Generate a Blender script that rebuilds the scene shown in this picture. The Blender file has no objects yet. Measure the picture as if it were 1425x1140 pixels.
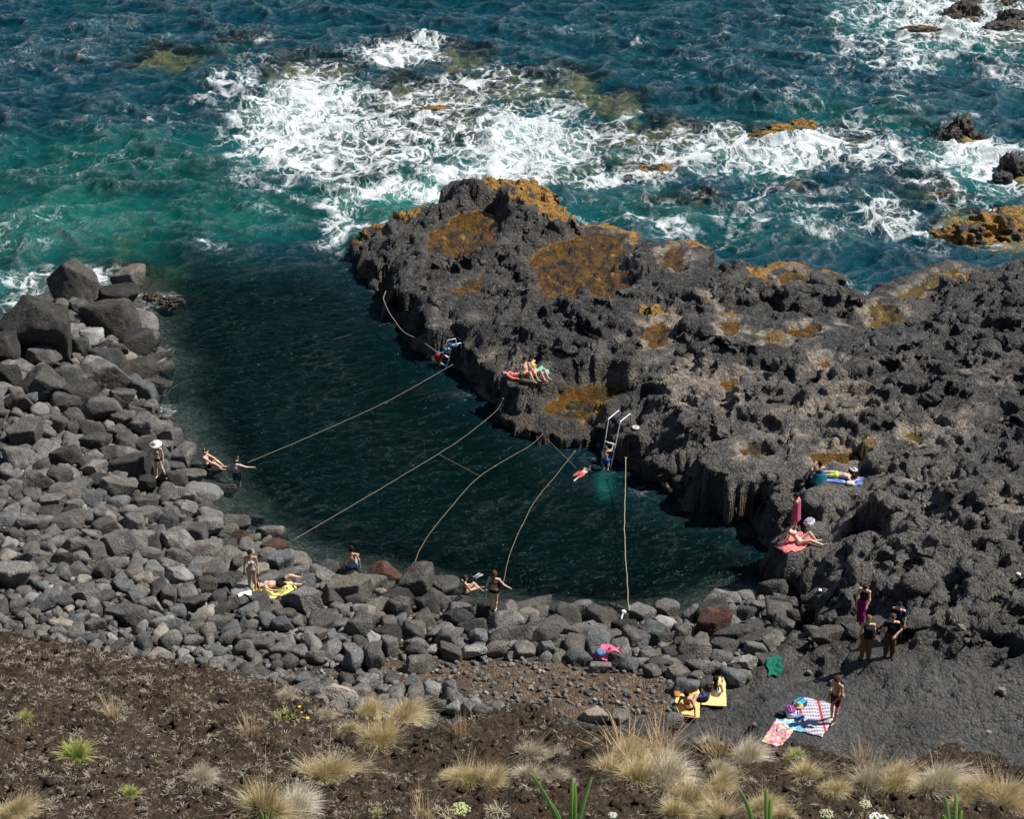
import bpy, math, random
import numpy as np
from mathutils import Vector, Matrix
from mathutils.bvhtree import BVHTree

# ------------------------------------------------------------------ camera, sky, sun, exposure
S = bpy.context.scene
COL = S.collection
PW, PH, FPX = 1425.0, 1140.0, 2469.0          # photograph size and focal length in its pixels
CAM_H, PITCH = 38.0, math.radians(28.0)
cam_d = bpy.data.cameras.new('camera'); cam = bpy.data.objects.new('camera', cam_d); COL.objects.link(cam)
cam_d.sensor_width = 36.0; cam_d.lens = 36.0 * FPX / PW; cam_d.clip_start = 0.5; cam_d.clip_end = 2000.0
cam.location = (0, 0, CAM_H); cam.rotation_euler = (math.pi / 2 - PITCH, 0, 0)
S.camera = cam

SUN_TO = Vector((0.66, 0.10, 0.86)).normalized()
SUN_EL = math.asin(SUN_TO.z); SUN_AZ = math.atan2(SUN_TO.x, SUN_TO.y)
world = bpy.data.worlds.new('World'); S.world = world; world.use_nodes = True
wn = world.node_tree; wn.nodes.clear()
sky = wn.nodes.new('ShaderNodeTexSky'); sky.sky_type = 'NISHITA'; sky.sun_disc = False
sky.sun_elevation = SUN_EL; sky.sun_rotation = SUN_AZ; sky.air_density = 1.0; sky.dust_density = 0.6
bg = wn.nodes.new('ShaderNodeBackground'); bg.inputs['Strength'].default_value = 0.057
wo = wn.nodes.new('ShaderNodeOutputWorld')
wn.links.new(sky.outputs[0], bg.inputs[0]); wn.links.new(bg.outputs[0], wo.inputs[0])
sun_d = bpy.data.lights.new('sun', 'SUN'); sun_d.energy = 5.0; sun_d.angle = math.radians(0.5); sun_d.color = (1.0, 0.95, 0.87)
sun = bpy.data.objects.new('sun', sun_d); COL.objects.link(sun); sun.location = SUN_TO * 150
sun.rotation_euler = (-SUN_TO).to_track_quat('-Z', 'Y').to_euler()
S.view_settings.view_transform = 'Standard'; S.view_settings.look = 'None'
S.view_settings.gamma = 1.0; S.view_settings.exposure = 0.25; S.view_settings.use_curve_mapping = False
S.render.engine = 'CYCLES'
S.cycles.use_denoising = True
S.cycles.max_bounces = 5; S.cycles.diffuse_bounces = 2; S.cycles.glossy_bounces = 2; S.cycles.transparent_max_bounces = 6
S.cycles.caustics_reflective = False; S.cycles.caustics_refractive = False
S.cycles.sample_clamp_indirect = 3.0; S.cycles.sample_clamp_direct = 1.6

# ------------------------------------------------------------------ helpers
rng = np.random.default_rng(7); random.seed(7)
CP, SP = math.cos(PITCH), math.sin(PITCH)

def ray_dir(u, v):
    dx = (np.asarray(u, float) - PW / 2) / FPX; dy = -(np.asarray(v, float) - PH / 2) / FPX
    return dx, CP + dy * SP, -SP + dy * CP
def at(u, v, z=0.0):
    """ground point seen at photograph position (u, v) on the level z"""
    X, Y, Z = ray_dir(u, v); t = (z - CAM_H) / Z
    return np.stack([X * t, Y * t], -1)
def px_per_m(y, z):
    return FPX / (y * CP + (CAM_H - z) * SP)

def _h(ix, iy, seed):
    n = (ix * 374761393 + iy * 668265263 + seed * 974634721) & 0xffffffff
    n = ((n ^ (n >> 13)) * 1274126177) & 0xffffffff
    return ((n ^ (n >> 16)) & 0xffff) / 65535.0
def perlin(x, y, seed=0):
    x = np.asarray(x, float); y = np.asarray(y, float)
    x0 = np.floor(x).astype(np.int64); y0 = np.floor(y).astype(np.int64)
    fx = x - x0; fy = y - y0
    sx = fx * fx * fx * (fx * (fx * 6 - 15) + 10); sy = fy * fy * fy * (fy * (fy * 6 - 15) + 10)
    def g(i, j):
        a = _h(x0 + i, y0 + j, seed) * 6.2831853
        return np.cos(a) * (fx - i) + np.sin(a) * (fy - j)
    a = g(0, 0); b = g(1, 0); c = g(0, 1); d = g(1, 1)
    return ((a + (b - a) * sx) * (1 - sy) + (c + (d - c) * sx) * sy) * 1.5
def fbm(x, y, o=4, seed=0, gain=0.5):
    r = 0; a = 1.0; f = 1.0
    for i in range(o):
        r = r + a * perlin(x * f + i * 17.3, y * f - i * 9.1, seed + i); a *= gain; f *= 2.03
    return r
def ridge(x, y, o=4, seed=0, gain=0.5):
    r = 0; a = 1.0; f = 1.0
    for i in range(o):
        n = 1 - np.abs(perlin(x * f + i * 11.7, y * f + i * 5.3, seed + i)); r = r + a * (n * n - 0.55); a *= gain; f *= 2.07
    return r
def perlin3(p, seed=0):
    z0 = np.floor(p[:, 2]).astype(np.int64); fz = p[:, 2] - z0; s = fz * fz * (3 - 2 * fz)
    out = np.zeros(len(p))
    for k in (0, 1):
        w = s if k else 1 - s
        zz = (z0 + k)
        out += w * perlin(p[:, 0] + zz * 31.7, p[:, 1] - zz * 17.9, seed)
    return out
def sstep(a, b, x):
    t = np.clip((x - a) / (b - a), 0, 1); return t * t * (3 - 2 * t)
def sdpoly(X, Y, poly):
    """signed distance to a polygon, negative inside"""
    X = np.asarray(X, np.float32); Y = np.asarray(Y, np.float32); poly = [(float(a), float(b)) for a, b in poly]
    d = np.full(X.shape, 1e9, np.float32); inside = np.zeros(X.shape, bool); n = len(poly)
    for i in range(n):
        ax, ay = poly[i]; bx, by = poly[(i + 1) % n]
        ex, ey = bx - ax, by - ay
        wx, wy = X - ax, Y - ay
        t = np.clip((wx * ex + wy * ey) / (ex * ex + ey * ey + 1e-12), 0, 1)
        d = np.minimum(d, (wx - ex * t) ** 2 + (wy - ey * t) ** 2)
        if abs(ey) > 1e-12:
            c = ((ay > Y) != (by > Y)) & (X < ex * (Y - ay) / ey + ax); inside ^= c
    return np.where(inside, -1, 1) * np.sqrt(d)
def sdline(X, Y, pts):
    X = np.asarray(X, np.float32); Y = np.asarray(Y, np.float32); pts = [(float(a), float(b)) for a, b in pts]
    d = np.full(X.shape, 1e9, np.float32)
    for (ax, ay), (bx, by) in zip(pts[:-1], pts[1:]):
        ex, ey = bx - ax, by - ay; wx, wy = X - ax, Y - ay
        t = np.clip((wx * ex + wy * ey) / (ex * ex + ey * ey + 1e-12), 0, 1)
        d = np.minimum(d, (wx - ex * t) ** 2 + (wy - ey * t) ** 2)
    return np.sqrt(d)
def thinplate(ctrl, lin=True):
    P = np.array([c[:2] for c in ctrl], float); Z = np.array([c[2] for c in ctrl], float); n = len(P)
    def U(r2): return 0.5 * r2 * np.log(r2 + 1e-9)
    K = U(((P[:, None] - P[None]) ** 2).sum(-1)) + np.eye(n) * 4.0
    A = np.zeros((n + 3, n + 3)); A[:n, :n] = K; A[:n, n] = 1; A[:n, n + 1:] = P; A[n, :n] = 1; A[n + 1:, :n] = P.T
    w = np.linalg.solve(A, np.concatenate([Z, [0, 0, 0]]))
    def ev(X, Y):
        r = w[n] + w[n + 1] * X + w[n + 2] * Y
        for i in range(n): r = r + w[i] * U((X - P[i, 0]) ** 2 + (Y - P[i, 1]) ** 2)
        return r
    return ev
def ellipse_field(X, Y, items, z=0.0):
    """items (u, v, ru, rv, value): soft ellipses on the ground, strongest wins"""
    X = np.asarray(X, np.float32); Y = np.asarray(Y, np.float32); out = np.zeros(X.shape, np.float32)
    for (u, v, ru, rv, val) in items:
        c = at(u, v, z); a = at(u + ru, v, z); b0 = at(u, v - rv, z); b1 = at(u, v + rv, z)
        rx = float(a[0] - c[0]); ry = float(b0[1] - b1[1]) / 2; c = (float(c[0]), float(c[1]))
        q = ((X - c[0]) / rx) ** 2 + ((Y - c[1]) / ry) ** 2
        out = np.maximum(out, val * np.exp(-q * q * 0.45 - q * 0.35))
    return out

def mesh_from(name, verts, faces, smooth=True, mat=None):
    """fast mesh from numpy arrays; faces is an (n, k) array or a list of them"""
    me = bpy.data.meshes.new(name)
    fl = faces if isinstance(faces, list) else [faces]
    verts = np.asarray(verts, np.float32)
    loops = np.concatenate([np.asarray(f).ravel() for f in fl]).astype(np.int32)
    tot = np.concatenate([np.full(len(f), np.asarray(f).shape[1]) for f in fl]).astype(np.int32)
    st = np.concatenate([[0], np.cumsum(tot)[:-1]]).astype(np.int32)
    me.vertices.add(len(verts)); me.vertices.foreach_set('co', verts.ravel())
    me.loops.add(len(loops)); me.loops.foreach_set('vertex_index', loops)
    me.polygons.add(len(tot)); me.polygons.foreach_set('loop_start', st); me.polygons.foreach_set('loop_total', tot)
    if smooth: me.polygons.foreach_set('use_smooth', np.ones(len(tot), bool))
    me.update(calc_edges=True)
    if mat: me.materials.append(mat)
    return me
def attr(me, name, vals):
    a = me.attributes.new(name, 'FLOAT', 'POINT'); a.data.foreach_set('value', np.asarray(vals, np.float32).ravel())
def attr_col(me, name, vals):
    a = me.attributes.new(name, 'FLOAT_COLOR', 'POINT'); a.data.foreach_set('color', np.asarray(vals, np.float32).ravel())
def grid_faces(ny, nx, keep=None):
    i = np.arange(ny * nx).reshape(ny, nx)
    f = np.stack([i[:-1, :-1], i[:-1, 1:], i[1:, 1:], i[1:, :-1]], -1).reshape(-1, 4)
    if keep is not None: f = f[keep.reshape(ny, nx).ravel()[f].any(1)]
    return f
def compact(v, f, *extra):
    used = np.zeros(len(v), bool); used[f.ravel()] = True
    idx = np.cumsum(used) - 1
    return (v[used], idx[f]) + tuple(e[used] for e in extra)
def obj(name, me, parent=None, mat=None):
    o = bpy.data.objects.new(name, me); COL.objects.link(o)
    if parent is not None: o.parent = parent
    if mat is not None and me is not None: me.materials.clear(); me.materials.append(mat)
    return o
def tag(o, label=None, cat=None, group=None, kind=None):
    if label: o['label'] = label
    if cat: o['category'] = cat
    if group: o['group'] = group
    if kind: o['kind'] = kind
    return o
def empty(name, loc, rz=0.0):
    o = bpy.data.objects.new(name, None); COL.objects.link(o); o.location = loc; o.rotation_euler = (0, 0, rz)
    o.empty_display_size = 0.2; return o

class NT:
    """tiny node-graph builder"""
    def __init__(s, mat): s.t = mat.node_tree
    def __call__(s, typ, ins=None, **attrs):
        n = s.t.nodes.new('ShaderNode' + typ)
        for k, v in attrs.items(): setattr(n, k, v)
        for k, v in (ins or {}).items():
            sock = n.inputs[k]
            if isinstance(v, bpy.types.NodeSocket): s.t.links.new(v, sock)
            elif isinstance(v, bpy.types.Node): s.t.links.new(v.outputs[0], sock)
            else: sock.default_value = v
        return n
    def math(s, op, a, b=None, c=None, clamp=False):
        d = {0: a}
        if b is not None: d[1] = b
        if c is not None: d[2] = c
        return s('Math', d, operation=op, use_clamp=clamp).outputs[0]
    def mix(s, f, a, b, blend='MIX'):
        n = s('Mix', None, data_type='RGBA', blend_type=blend)
        for k, v in ((0, f), (6, a), (7, b)):
            if isinstance(v, bpy.types.NodeSocket): s.t.links.new(v, n.inputs[k])
            elif isinstance(v, (tuple, list)): n.inputs[k].default_value = (*v[:3], 1)
            else: n.inputs[k].default_value = v
        return n.outputs[2]
    def noise(s, vec, scale, detail=4, rough=0.55, dist=0.0):
        return s('TexNoise', {'Vector': vec, 'Scale': scale, 'Detail': detail, 'Roughness': rough, 'Distortion': dist}).outputs[0]
    def ramp(s, f, stops):
        n = s('ValToRGB', {0: f}); e = n.color_ramp.elements
        while len(e) < len(stops): e.new(0.5)
        for el, (p, c) in zip(e, stops): el.position = p; el.color = (*c, 1) if len(c) == 3 else c
        return n.outputs[0]
    def smooth(s, f, lo, hi):
        return s('MapRange', {0: f, 1: lo, 2: hi, 3: 0.0, 4: 1.0}, interpolation_type='SMOOTHSTEP').outputs[0]
    def attr(s, name, out=2):
        return s('Attribute', None, attribute_name=name).outputs[out]
def material(name):
    m = bpy.data.materials.new(name); m.use_nodes = True; m.node_tree.nodes.clear()
    nt = NT(m); out = nt('OutputMaterial')
    return m, nt, out
def finish(nt, out, shader): nt.t.links.new(shader.outputs[0] if isinstance(shader, bpy.types.Node) else shader, out.inputs[0])
def simple_mat(name, col, rough=0.7, var=0.12, scale=14.0, bump=0.0, metallic=0.0, spec=0.4, rand=0.0):
    m, nt, out = material(name)
    tc = nt('TexCoord').outputs[3]
    n = nt.noise(tc, scale, 4)
    c0 = tuple(max(0, c * (1 - var * 1.6)) for c in col); c1 = tuple(min(1, c * (1 + var * 1.6)) for c in col)
    c = nt.mix(n, c0, c1)
    if rand:
        r = nt('ObjectInfo').outputs['Random']
        c = nt('HueSaturation', {'Value': nt.math('MULTIPLY_ADD', r, rand * 2, 1 - rand), 'Color': c}).outputs[0]
    b = nt('BsdfPrincipled', {'Base Color': c, 'Roughness': rough, 'Metallic': metallic, 'Specular IOR Level': spec})
    if bump:
        bp = nt('Bump', {'Strength': 0.6, 'Distance': bump, 'Height': nt.noise(tc, scale * 3, 3)})
        nt.t.links.new(bp.outputs[0], b.inputs['Normal'])
    finish(nt, out, b); return m
# ------------------------------------------------------------------ layout of coast and land
def pts(lst, z=0.0): return [tuple(at(u, v, z)) for u, v in lst]
COAST_BEACH = [(-400, 520), (-100, 470), (10, 440), (60, 388), (100, 368), (140, 392), (170, 372), (205, 385), (208, 420), (190, 445), (200, 470), (226, 492),
    (203, 515), (200, 545), (232, 565), (245, 600), (262, 630), (285, 668), (306, 700), (332, 726), (370, 748), (412, 766), (445, 780), (485, 790), (525, 797),
    (565, 804), (605, 818), (645, 832), (700, 842), (745, 846), (800, 853), (870, 860), (905, 858), (955, 850), (1005, 836), (1050, 826), (1090, 812)]
COAST_POOLSIDE = [(1106, 806), (1094, 797), (1070, 777), (1032, 744), (965, 724), (906, 705), (882, 677), (845, 650), (800, 624), (760, 614), (712, 603),
    (690, 582), (645, 542), (610, 504), (570, 480), (535, 441), (514, 409), (474, 376), (452, 338)]
COAST_SEASIDE = [(456, 318), (474, 298), (536, 286), (596, 282), (613, 253), (650, 247), (700, 256), (780, 268), (855, 313), (880, 323), (935, 333), (975, 346),
    (1045, 351), (1125, 361), (1185, 377), (1215, 389), (1262, 376), (1345, 364), (1425, 354), (1700, 330)]
cb = pts(COAST_BEACH); cp = pts(COAST_POOLSIDE); cs = pts(COAST_SEASIDE, 1.2)
WATER_POLY = cb + cp + cs + [(95, 110), (95, 230), (-95, 230), (-95, 60)]
SHELF_EDGE = [(1092, 812), (1078, 862), (1062, 905), (1000, 948), (930, 988), (908, 1035), (900, 1120)]
ROCK_POLY = list(cp) + list(cs) + [(60, 90), (60, 30)] + list(reversed(pts(SHELF_EDGE, 2.2)))

_se = pts(SHELF_EDGE, 2.2)
ROCK_EXT = list(cp) + list(cs) + [(60, 90), (60, 30)] + [(x - min(4.5, max(0, 53.5 - y) * 1.2), y) for x, y in reversed(_se)]

ROCK_CTRL = [(490,320,.9),(560,300,1.3),(600,300,2.2),(640,265,3.2),(720,275,2.7),(800,290,1.8),(850,325,1.2),(645,325,1.5),(720,340,2.7),(810,390,1.2),(900,370,2.3),(530,360,2.1),(580,375,2.7),
    (600,430,2.7),(700,430,2.9),(650,400,1.9),(740,470,3.0),(830,480,2.7),(640,490,2.3),(720,520,2.2),(690,560,1.7),(760,585,1.3),(810,565,1.2),(870,600,1.9),(940,540,3.1),(920,640,1.8),(980,690,1.6),(1050,710,1.7),(1000,430,2.4),
    (1100,385,1.3),(1050,365,1.3),(1215,405,.8),(1240,440,1.3),(1300,395,1.2),(1400,385,2.4),(1400,480,3.6),(1150,500,3.0),(1150,600,3.3),(1300,600,4.2),(1400,650,4.6),(1180,640,2.9),(1142,668,2.6),(1110,735,1.9),(1112,760,1.5),(1105,775,1.2),(1150,740,2.6),
    (1125,800,1.6),(1250,750,4.2),(1400,800,4.8),(1190,860,2.7),(1290,870,3.7),(1200,950,2.9),(1000,970,2.3),(950,1010,2.3),(1100,1020,2.6),(1300,1000,3.1),(1425,950,3.7),(1425,1060,3.2),(1080,900,2.1),(1600,700,5.5),(1600,450,3.6),(1600,1000,4.2)]
def low(u, v, z): return z * (0.76 if (u < 1000 and v < 720) else .78 if v < 720 and u < 1150 else .88)
ROCK_CTRL = [(u, v, low(u, v, z)) for u, v, z in ROCK_CTRL]
rock_base = thinplate([(*at(u, v, z), z) for u, v, z in ROCK_CTRL])
PLATFORM = pts([(905,1045),(935,985),(1005,948),(1065,905),(1140,915),(1260,895),(1330,915),(1425,940),(1600,960),(1600,1120),(905,1120)], 2.8)

# tide pools: outline in the photograph, water level, kind of floor
POOLS = [([(588,347),(602,325),(640,297),(688,290),(697,318),(684,352),(648,368),(610,358)], 1.45, 'big golden-brown tide pool near the seaward tip of the lava shelf'),
    ([(735,362),(762,341),(828,323),(864,331),(872,365),(882,402),(850,425),(785,447),(757,441),(751,402),(736,378)], 1.15, 'largest golden-brown tide pool in the middle of the lava shelf'),
    ([(756,570),(790,541),(838,535),(876,547),(864,566),(815,583),(774,580)], .85, 'olive shallow tide pool beside the tall bathing ladder'),
    ([(634,405),(650,388),(672,390),(668,415),(645,424)], 1.85, 'small brown tide pool between the two big golden pools and the bathing ladder'),
    ([(890,458),(918,449),(938,456),(928,478),(905,486)], 2.4, 'brown tide pool with a pale rim below the golden pool'),
    ([(1004,450),(1028,449),(1026,470),(1010,471)], 2.45, 'tiny tide pool ringed by a wide pale tan crust'),
    ([(1064,470),(1085,462),(1092,476),(1074,485)], 2.5, 'round olive tide pool with pale lower rim beside a dark one'),
    ([(1100,462),(1128,452),(1143,462),(1120,474),(1102,474)], 2.5, 'dark round tide pool beside an olive one'),
    ([(1136,510),(1148,501),(1175,514),(1170,529),(1150,531)], 2.85, 'brown tide pool with bright pale rim on its left'),
    ([(992,538),(1015,530),(1045,530),(1058,540),(1030,545),(1000,545)], 2.75, 'narrow brown tide pool on the tan rock saddle'),
    ([(1028,632),(1045,620),(1060,619),(1054,630),(1036,636)], 2.9, 'short dark tide pool left of the long puddle'),
    ([(1128,636),(1165,628),(1218,628),(1214,640),(1172,647),(1136,645)], 3.0, 'long brown puddle behind the sunbathers on the blue towel'),
    ([(1258,607),(1272,596),(1284,608),(1276,619)], 3.6, 'small dark puddle on the high black rock'),
    ([(1208,435),(1222,422),(1248,424),(1262,458),(1225,460),(1211,452)], 1.2, 'yellow-green tide pool at the foot of the channel'),
    ([(1250,413),(1285,392),(1330,374),(1342,382),(1300,402),(1262,419)], 1.1, 'long yellow-green tide channel running to the sea'),
    ([(1080,386),(1105,377),(1125,388),(1118,398),(1090,400)], 1.2, 'orange tide pool at the seaward rim of the black rock'),
    ([(920,350),(945,344),(955,362),(940,382),(922,372)], 2.0, 'brown damp hollow pool right of the largest golden pool')]
HOLES = [(1205, 722, .75, 1.5), (1185, 782, .4, .9), (1015, 400, .3, .4), (1385, 770, .5, .5), (1270, 545, .6, .5), (945, 660, .6, .6), (1060, 640, .5, .4)]
CRACKS = [[(1185,735),(1183,770),(1190,830),(1182,880)], [(1190,835),(1230,815),(1262,835),(1290,850)], [(1130,640),(1120,690),(1140,730)], [(1215,790),(1200,840)], [(1255,640),(1300,680),(1330,720)]]
TAN_SPOTS = [(960,530,50,45,.8),(1000,560,60,25,.6),(1017,455,26,24,1),(1080,480,30,14,.9),(1145,505,22,22,1),(1025,535,55,18,.85),(1150,560,70,34,.65),(1180,590,90,28,.7),(1110,600,70,26,.6),(1290,700,60,40,.5),(1180,700,50,30,.45),(1290,440,22,10,.8),
    (1320,640,60,40,.6),(1370,560,50,40,.5),(690,490,50,25,.5),(640,450,50,25,.35),(985,405,20,12,.8),(1000,422,10,9,1),(940,435,18,14,.8),(1060,620,70,20,.4),(1390,770,30,22,.6),(920,500,30,30,.5),(1040,390,16,12,.6),(1170,440,20,15,.7),
    (1250,530,90,30,.3),(600,520,30,60,.35),(650,560,40,40,.35),(880,470,25,20,.4),(620,440,40,30,.4)]
ALGAE_SPOTS = [(545,300,60,14,1),(490,318,22,18,.8),(600,290,22,10,.8),(715,272,56,16,1.1),(780,280,50,16,1.1),(755,298,50,14,.8),(838,312,44,14,1),(866,326,24,14,1),(650,330,40,30,1),(810,385,56,46,1),(818,562,40,20,.7),(655,405,16,12,.8),
    (910,466,28,22,.7),(940,360,22,22,.6),(1085,378,44,16,.8),(1080,362,30,8,.9),(1195,380,20,10,.5),(1236,442,18,14,.7),(1300,395,46,10,.7),(1015,460,12,12,.6),(640,545,20,50,.3),(1130,368,60,10,.5),(960,350,30,10,.6)]

POOLS = [(p, low(p[0][0], p[0][1], z), l) for p, z, l in POOLS]
PADS = [(735,525,1.1),(1109,757,.95),(1106,738,.5),(1128,731,.4),(1160,668,1.3),(1198,869,.5),(957,985,.9),(994,970,.9),(1078,928,.9),(884,597,.4),(1205,918,.5),(1238,914,.7),(1100,1003,1.0),(1140,1000,1.2)]
PALE_ZONE = pts([(890,575),(940,520),(1010,545),(1120,560),(1200,600),(1290,640),(1360,700),(1425,760),(1500,900),(1330,900),(1240,870),(1130,870),(1105,800),(1090,740),(1020,690),(930,660)], 2.4)
pool_xy = [pts(p, z) for p, z, _ in POOLS]
def rock_height(X, Y):
    """lava shelf: returns height and the masks that colour it"""
    wx = X + 0.7 * fbm(X / 2.6, Y / 2.6, 3, 40); wy = Y + 0.7 * fbm(X / 2.6 + 9, Y / 2.6, 3, 41)
    flat = 1 - sstep(-1.2, 0.5, sdpoly(X, Y, PLATFORM) + 0.5 * perlin(X / 1.5, Y / 1.5, 77))
    right = sstep(14, 22, X) * (1 - sstep(58, 66, Y)) * (1 - flat)
    base = np.clip(rock_base(X, Y), 0.5, 6.5)
    big = ridge(wx / 4.6, wy / 4.2, 2, 3, .4) * 0.92
    med = (-np.abs(fbm((wx + .4 * wy) / 2.9, (wy - .3 * wx) / 2.1, 3, 11, .5)) + .34) * 0.95
    # stepped, ropy lava
    rope = ridge((X * 0.8 + Y * 0.35) / 1.1 + 0.8 * perlin(X / 2.0, Y / 2.0, 21), (Y * 0.9 - X * 0.5) / 3.2, 4, 23, .5) * 0.30
    fine = ridge(X / 0.62 + 0.5 * perlin(X / .5, Y / .5, 60), Y / 0.62, 3, 31, .55) * 0.075
    mic = fbm(X / 0.2, Y / 0.2, 2, 35) * 0.04
    amp = (1 - 0.86 * flat) * (.50 + .65 * sstep(-.35, .45, fbm(X / 5.5, Y / 5.5, 2, 44)))
    n = (big * 0.8 + med) * amp * (1 - .35 * right) + rope * right * 1.1 + rope * 0.35 * amp + fine * (1 - .55 * flat) * (.45 + .55 * amp) + mic
    n = n + flat * (ridge((X * .4 + Y) / 2.6, (Y * .3 - X) / 4.5, 3, 50) * 0.15 + ridge(wx / .55, wy / .45, 3, 52, .6) * 0.07 - .06 * sstep(.25, .5, perlin(X / .28, Y / .22, 54)) - .08 * sstep(.88, .97, 1 - np.abs(perlin(wx / 1.6, wy / 1.3, 55))))
    worn = np.clip(ellipse_field(X, Y, TAN_SPOTS, 2.1), 0, 1); n = n * (1 - .6 * worn) - .12 * worn
    H = base + n
    st = H / .42; fr_ = st - np.floor(st); H = H + (1 - flat) * .5 * ((np.floor(st) + sstep(.55, .95, fr_)) * .42 - H)      # worn ledges
    jo = 1 - np.abs(perlin(wx / 3.4, wy / 2.6, 46)); H = H - .22 * sstep(.955, .99, jo) * (1 - .6 * flat)                   # joints
    jo = 1 - np.abs(perlin(wx / 1.5 + 7, wy / 1.9, 47)); H = H - .12 * sstep(.94, .99, jo) * (1 - .6 * flat)
    # edge of the shelf
    out_d = np.maximum(sdpoly(X, Y, ROCK_POLY), 0); H = H - .40 * out_d * (1 - sstep(50, 54, Y))
    d = .42 - sdpoly(X, Y, ROCK_EXT) + 0.75 * fbm(X / 2.6, Y / 2.6, 2, 81, .5)
    near_beach = np.zeros(X.shape)
    e = sstep(-.25, 1.0, d); e2 = sstep(.0, 3.4, d)
    H = np.where(d < 1.3, -3.2 + (np.minimum(H, 9) + 3.2) * (e ** .6) * (0.58 + .42 * e2), H * (0.58 + .42 * e2))
    H = np.where(d < -.25, -3.2 - 0.2 * np.minimum(-d, 4), H)
    # level pads added under the people, raised slightly so the sun reaches them
    for (u, v, r) in PADS:
        z0 = float(np.clip(rock_base(*at(u, v, 1.8)), .6, 6)); c = at(u, v, z0); z0 = float(np.clip(rock_base(*c), .6, 6)) + .10; c = at(u, v, z0)
        q = np.sqrt((X - c[0]) ** 2 + (Y - c[1]) ** 2) + .25 * perlin(X / .6, Y / .6, 74)
        w = 1 - sstep(r * .75, r * 1.7, q); H = H + w * (z0 + .05 * fbm(X / .5, Y / .5, 3, 75) - H)
    # tide pools
    pmask = np.zeros(X.shape); rim = np.zeros(X.shape)
    for poly, (_, zl, _l) in zip(pool_xy, POOLS):
        cx = np.mean([p[0] for p in poly]); cy = np.mean([p[1] for p in poly]); R = max(math.hypot(p[0] - cx, p[1] - cy) for p in poly) + 2.5
        m = (np.abs(X - cx) < R) & (np.abs(Y - cy) < R)
        if not m.any(): continue
        x, y = X[m], Y[m]
        sd = sdpoly(x, y, poly) + 0.22 * fbm(x / .7, y / .7, 3, 91)
        h = H[m]
        floor = zl - 0.03 - 0.22 * sstep(0, 1.3, -sd) + 0.30 * fbm(x / .8, y / .8, 4, 92) * sstep(0, .8, -sd)
        out_w = sstep(0.0, 0.9, sd)
        rimh = zl + 0.05 + 0.28 * sstep(0, .7, sd) + np.maximum(h - zl, 0) * sstep(.0, .9, sd)
        h2 = np.where(sd < 0, np.minimum(floor, zl + .16), np.where(sd < .9, np.maximum(rimh, zl + .05) * (1 - out_w) + np.maximum(h, zl + .06) * out_w, np.where(sd < 1.6, np.maximum(h, zl + .06 - (sd - .9) * .4), h)))
        H[m] = h2
        pmask[m] = np.maximum(pmask[m], 1 - sstep(-.05, .12, sd)); rim[m] = np.maximum(rim[m], np.exp(-((sd - .18) / .3) ** 2) * (sd > -.1))
    for (u, v, r, dep) in HOLES:
        c = at(u, v, float(rock_base(*at(u, v, 2.5)))); q = np.sqrt((X - c[0]) ** 2 + ((Y - c[1]) * .8) ** 2) + 0.18 * perlin(X / .5, Y / .5, 71)
        H = H - dep * (1 - sstep(r * .65, r * 1.1, q))
    for line in CRACKS:
        d = sdline(X, Y, pts(line, 3.2)) + 0.1 * np.abs(fbm(X / .5, Y / .5, 2, 72))
        H = H - 0.3 * (1 - sstep(0.02, .16, d))
    # masks
    blot = fbm(X / 1.1, Y / 1.1, 4, 95, .6)
    tan = ellipse_field(X, Y, TAN_SPOTS, 2.1) * 1.05 + 0.40 * blot
    tan = np.clip(sstep(.30, .95, tan), 0, 1)
    tan = np.maximum(tan, rim * sstep(-.35, .4, blot + .1) * (sstep(2, 7, X) * 1.1 + .12))
    alg = np.clip(sstep(.22, .6, ellipse_field(X, Y, ALGAE_SPOTS, 1.1) + .30 * blot), 0, 1)
    seaside = 1 - sstep(.4, 1.5, H)
    alg = np.maximum(alg * (1 - pmask), pmask * np.clip(.82 + .75 * fbm(X / .9, Y / .9, 4, 98), .1, 1))
    alg = np.where(pmask > .5, alg, alg * sstep(2.4, 1.7, H) if False else alg * (1 - sstep(2.2, 3.3, H)) * (1 - .75 * sstep(0, .5, rim)))
    dust = 1 - sstep(-3.5, 2.5, sdpoly(X, Y, PALE_ZONE) + 2.2 * fbm(X / 3.0, Y / 3.0, 4, 97))
    return H, np.stack([alg, tan, flat, pmask, dust], -1)

# ------------------------------------------------------------------ beach and sea floor
def beach_height(X, Y, sdw=None):
    if sdw is None: sdw = sdpoly(X, Y, WATER_POLY)          # positive on land
    d = sdw
    z = np.where(d > 0, 3.9 * (1 - np.exp(-np.maximum(d, 0) / 9.5)) + 0.04 * d, np.maximum(0.33 * d, -3.6)) - 0.18 
    sr = sdpoly(X, Y, ROCK_POLY); w = (1 - sstep(-.3, 4.5, sr)) * (1 - sstep(50.5, 54, Y)); rb = np.clip(rock_base(X, Y), 0, 4) - .04
    return z + w * (np.maximum(rb, z) - z) - 2.2 * sstep(.2, 1.2, -sr)

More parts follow.
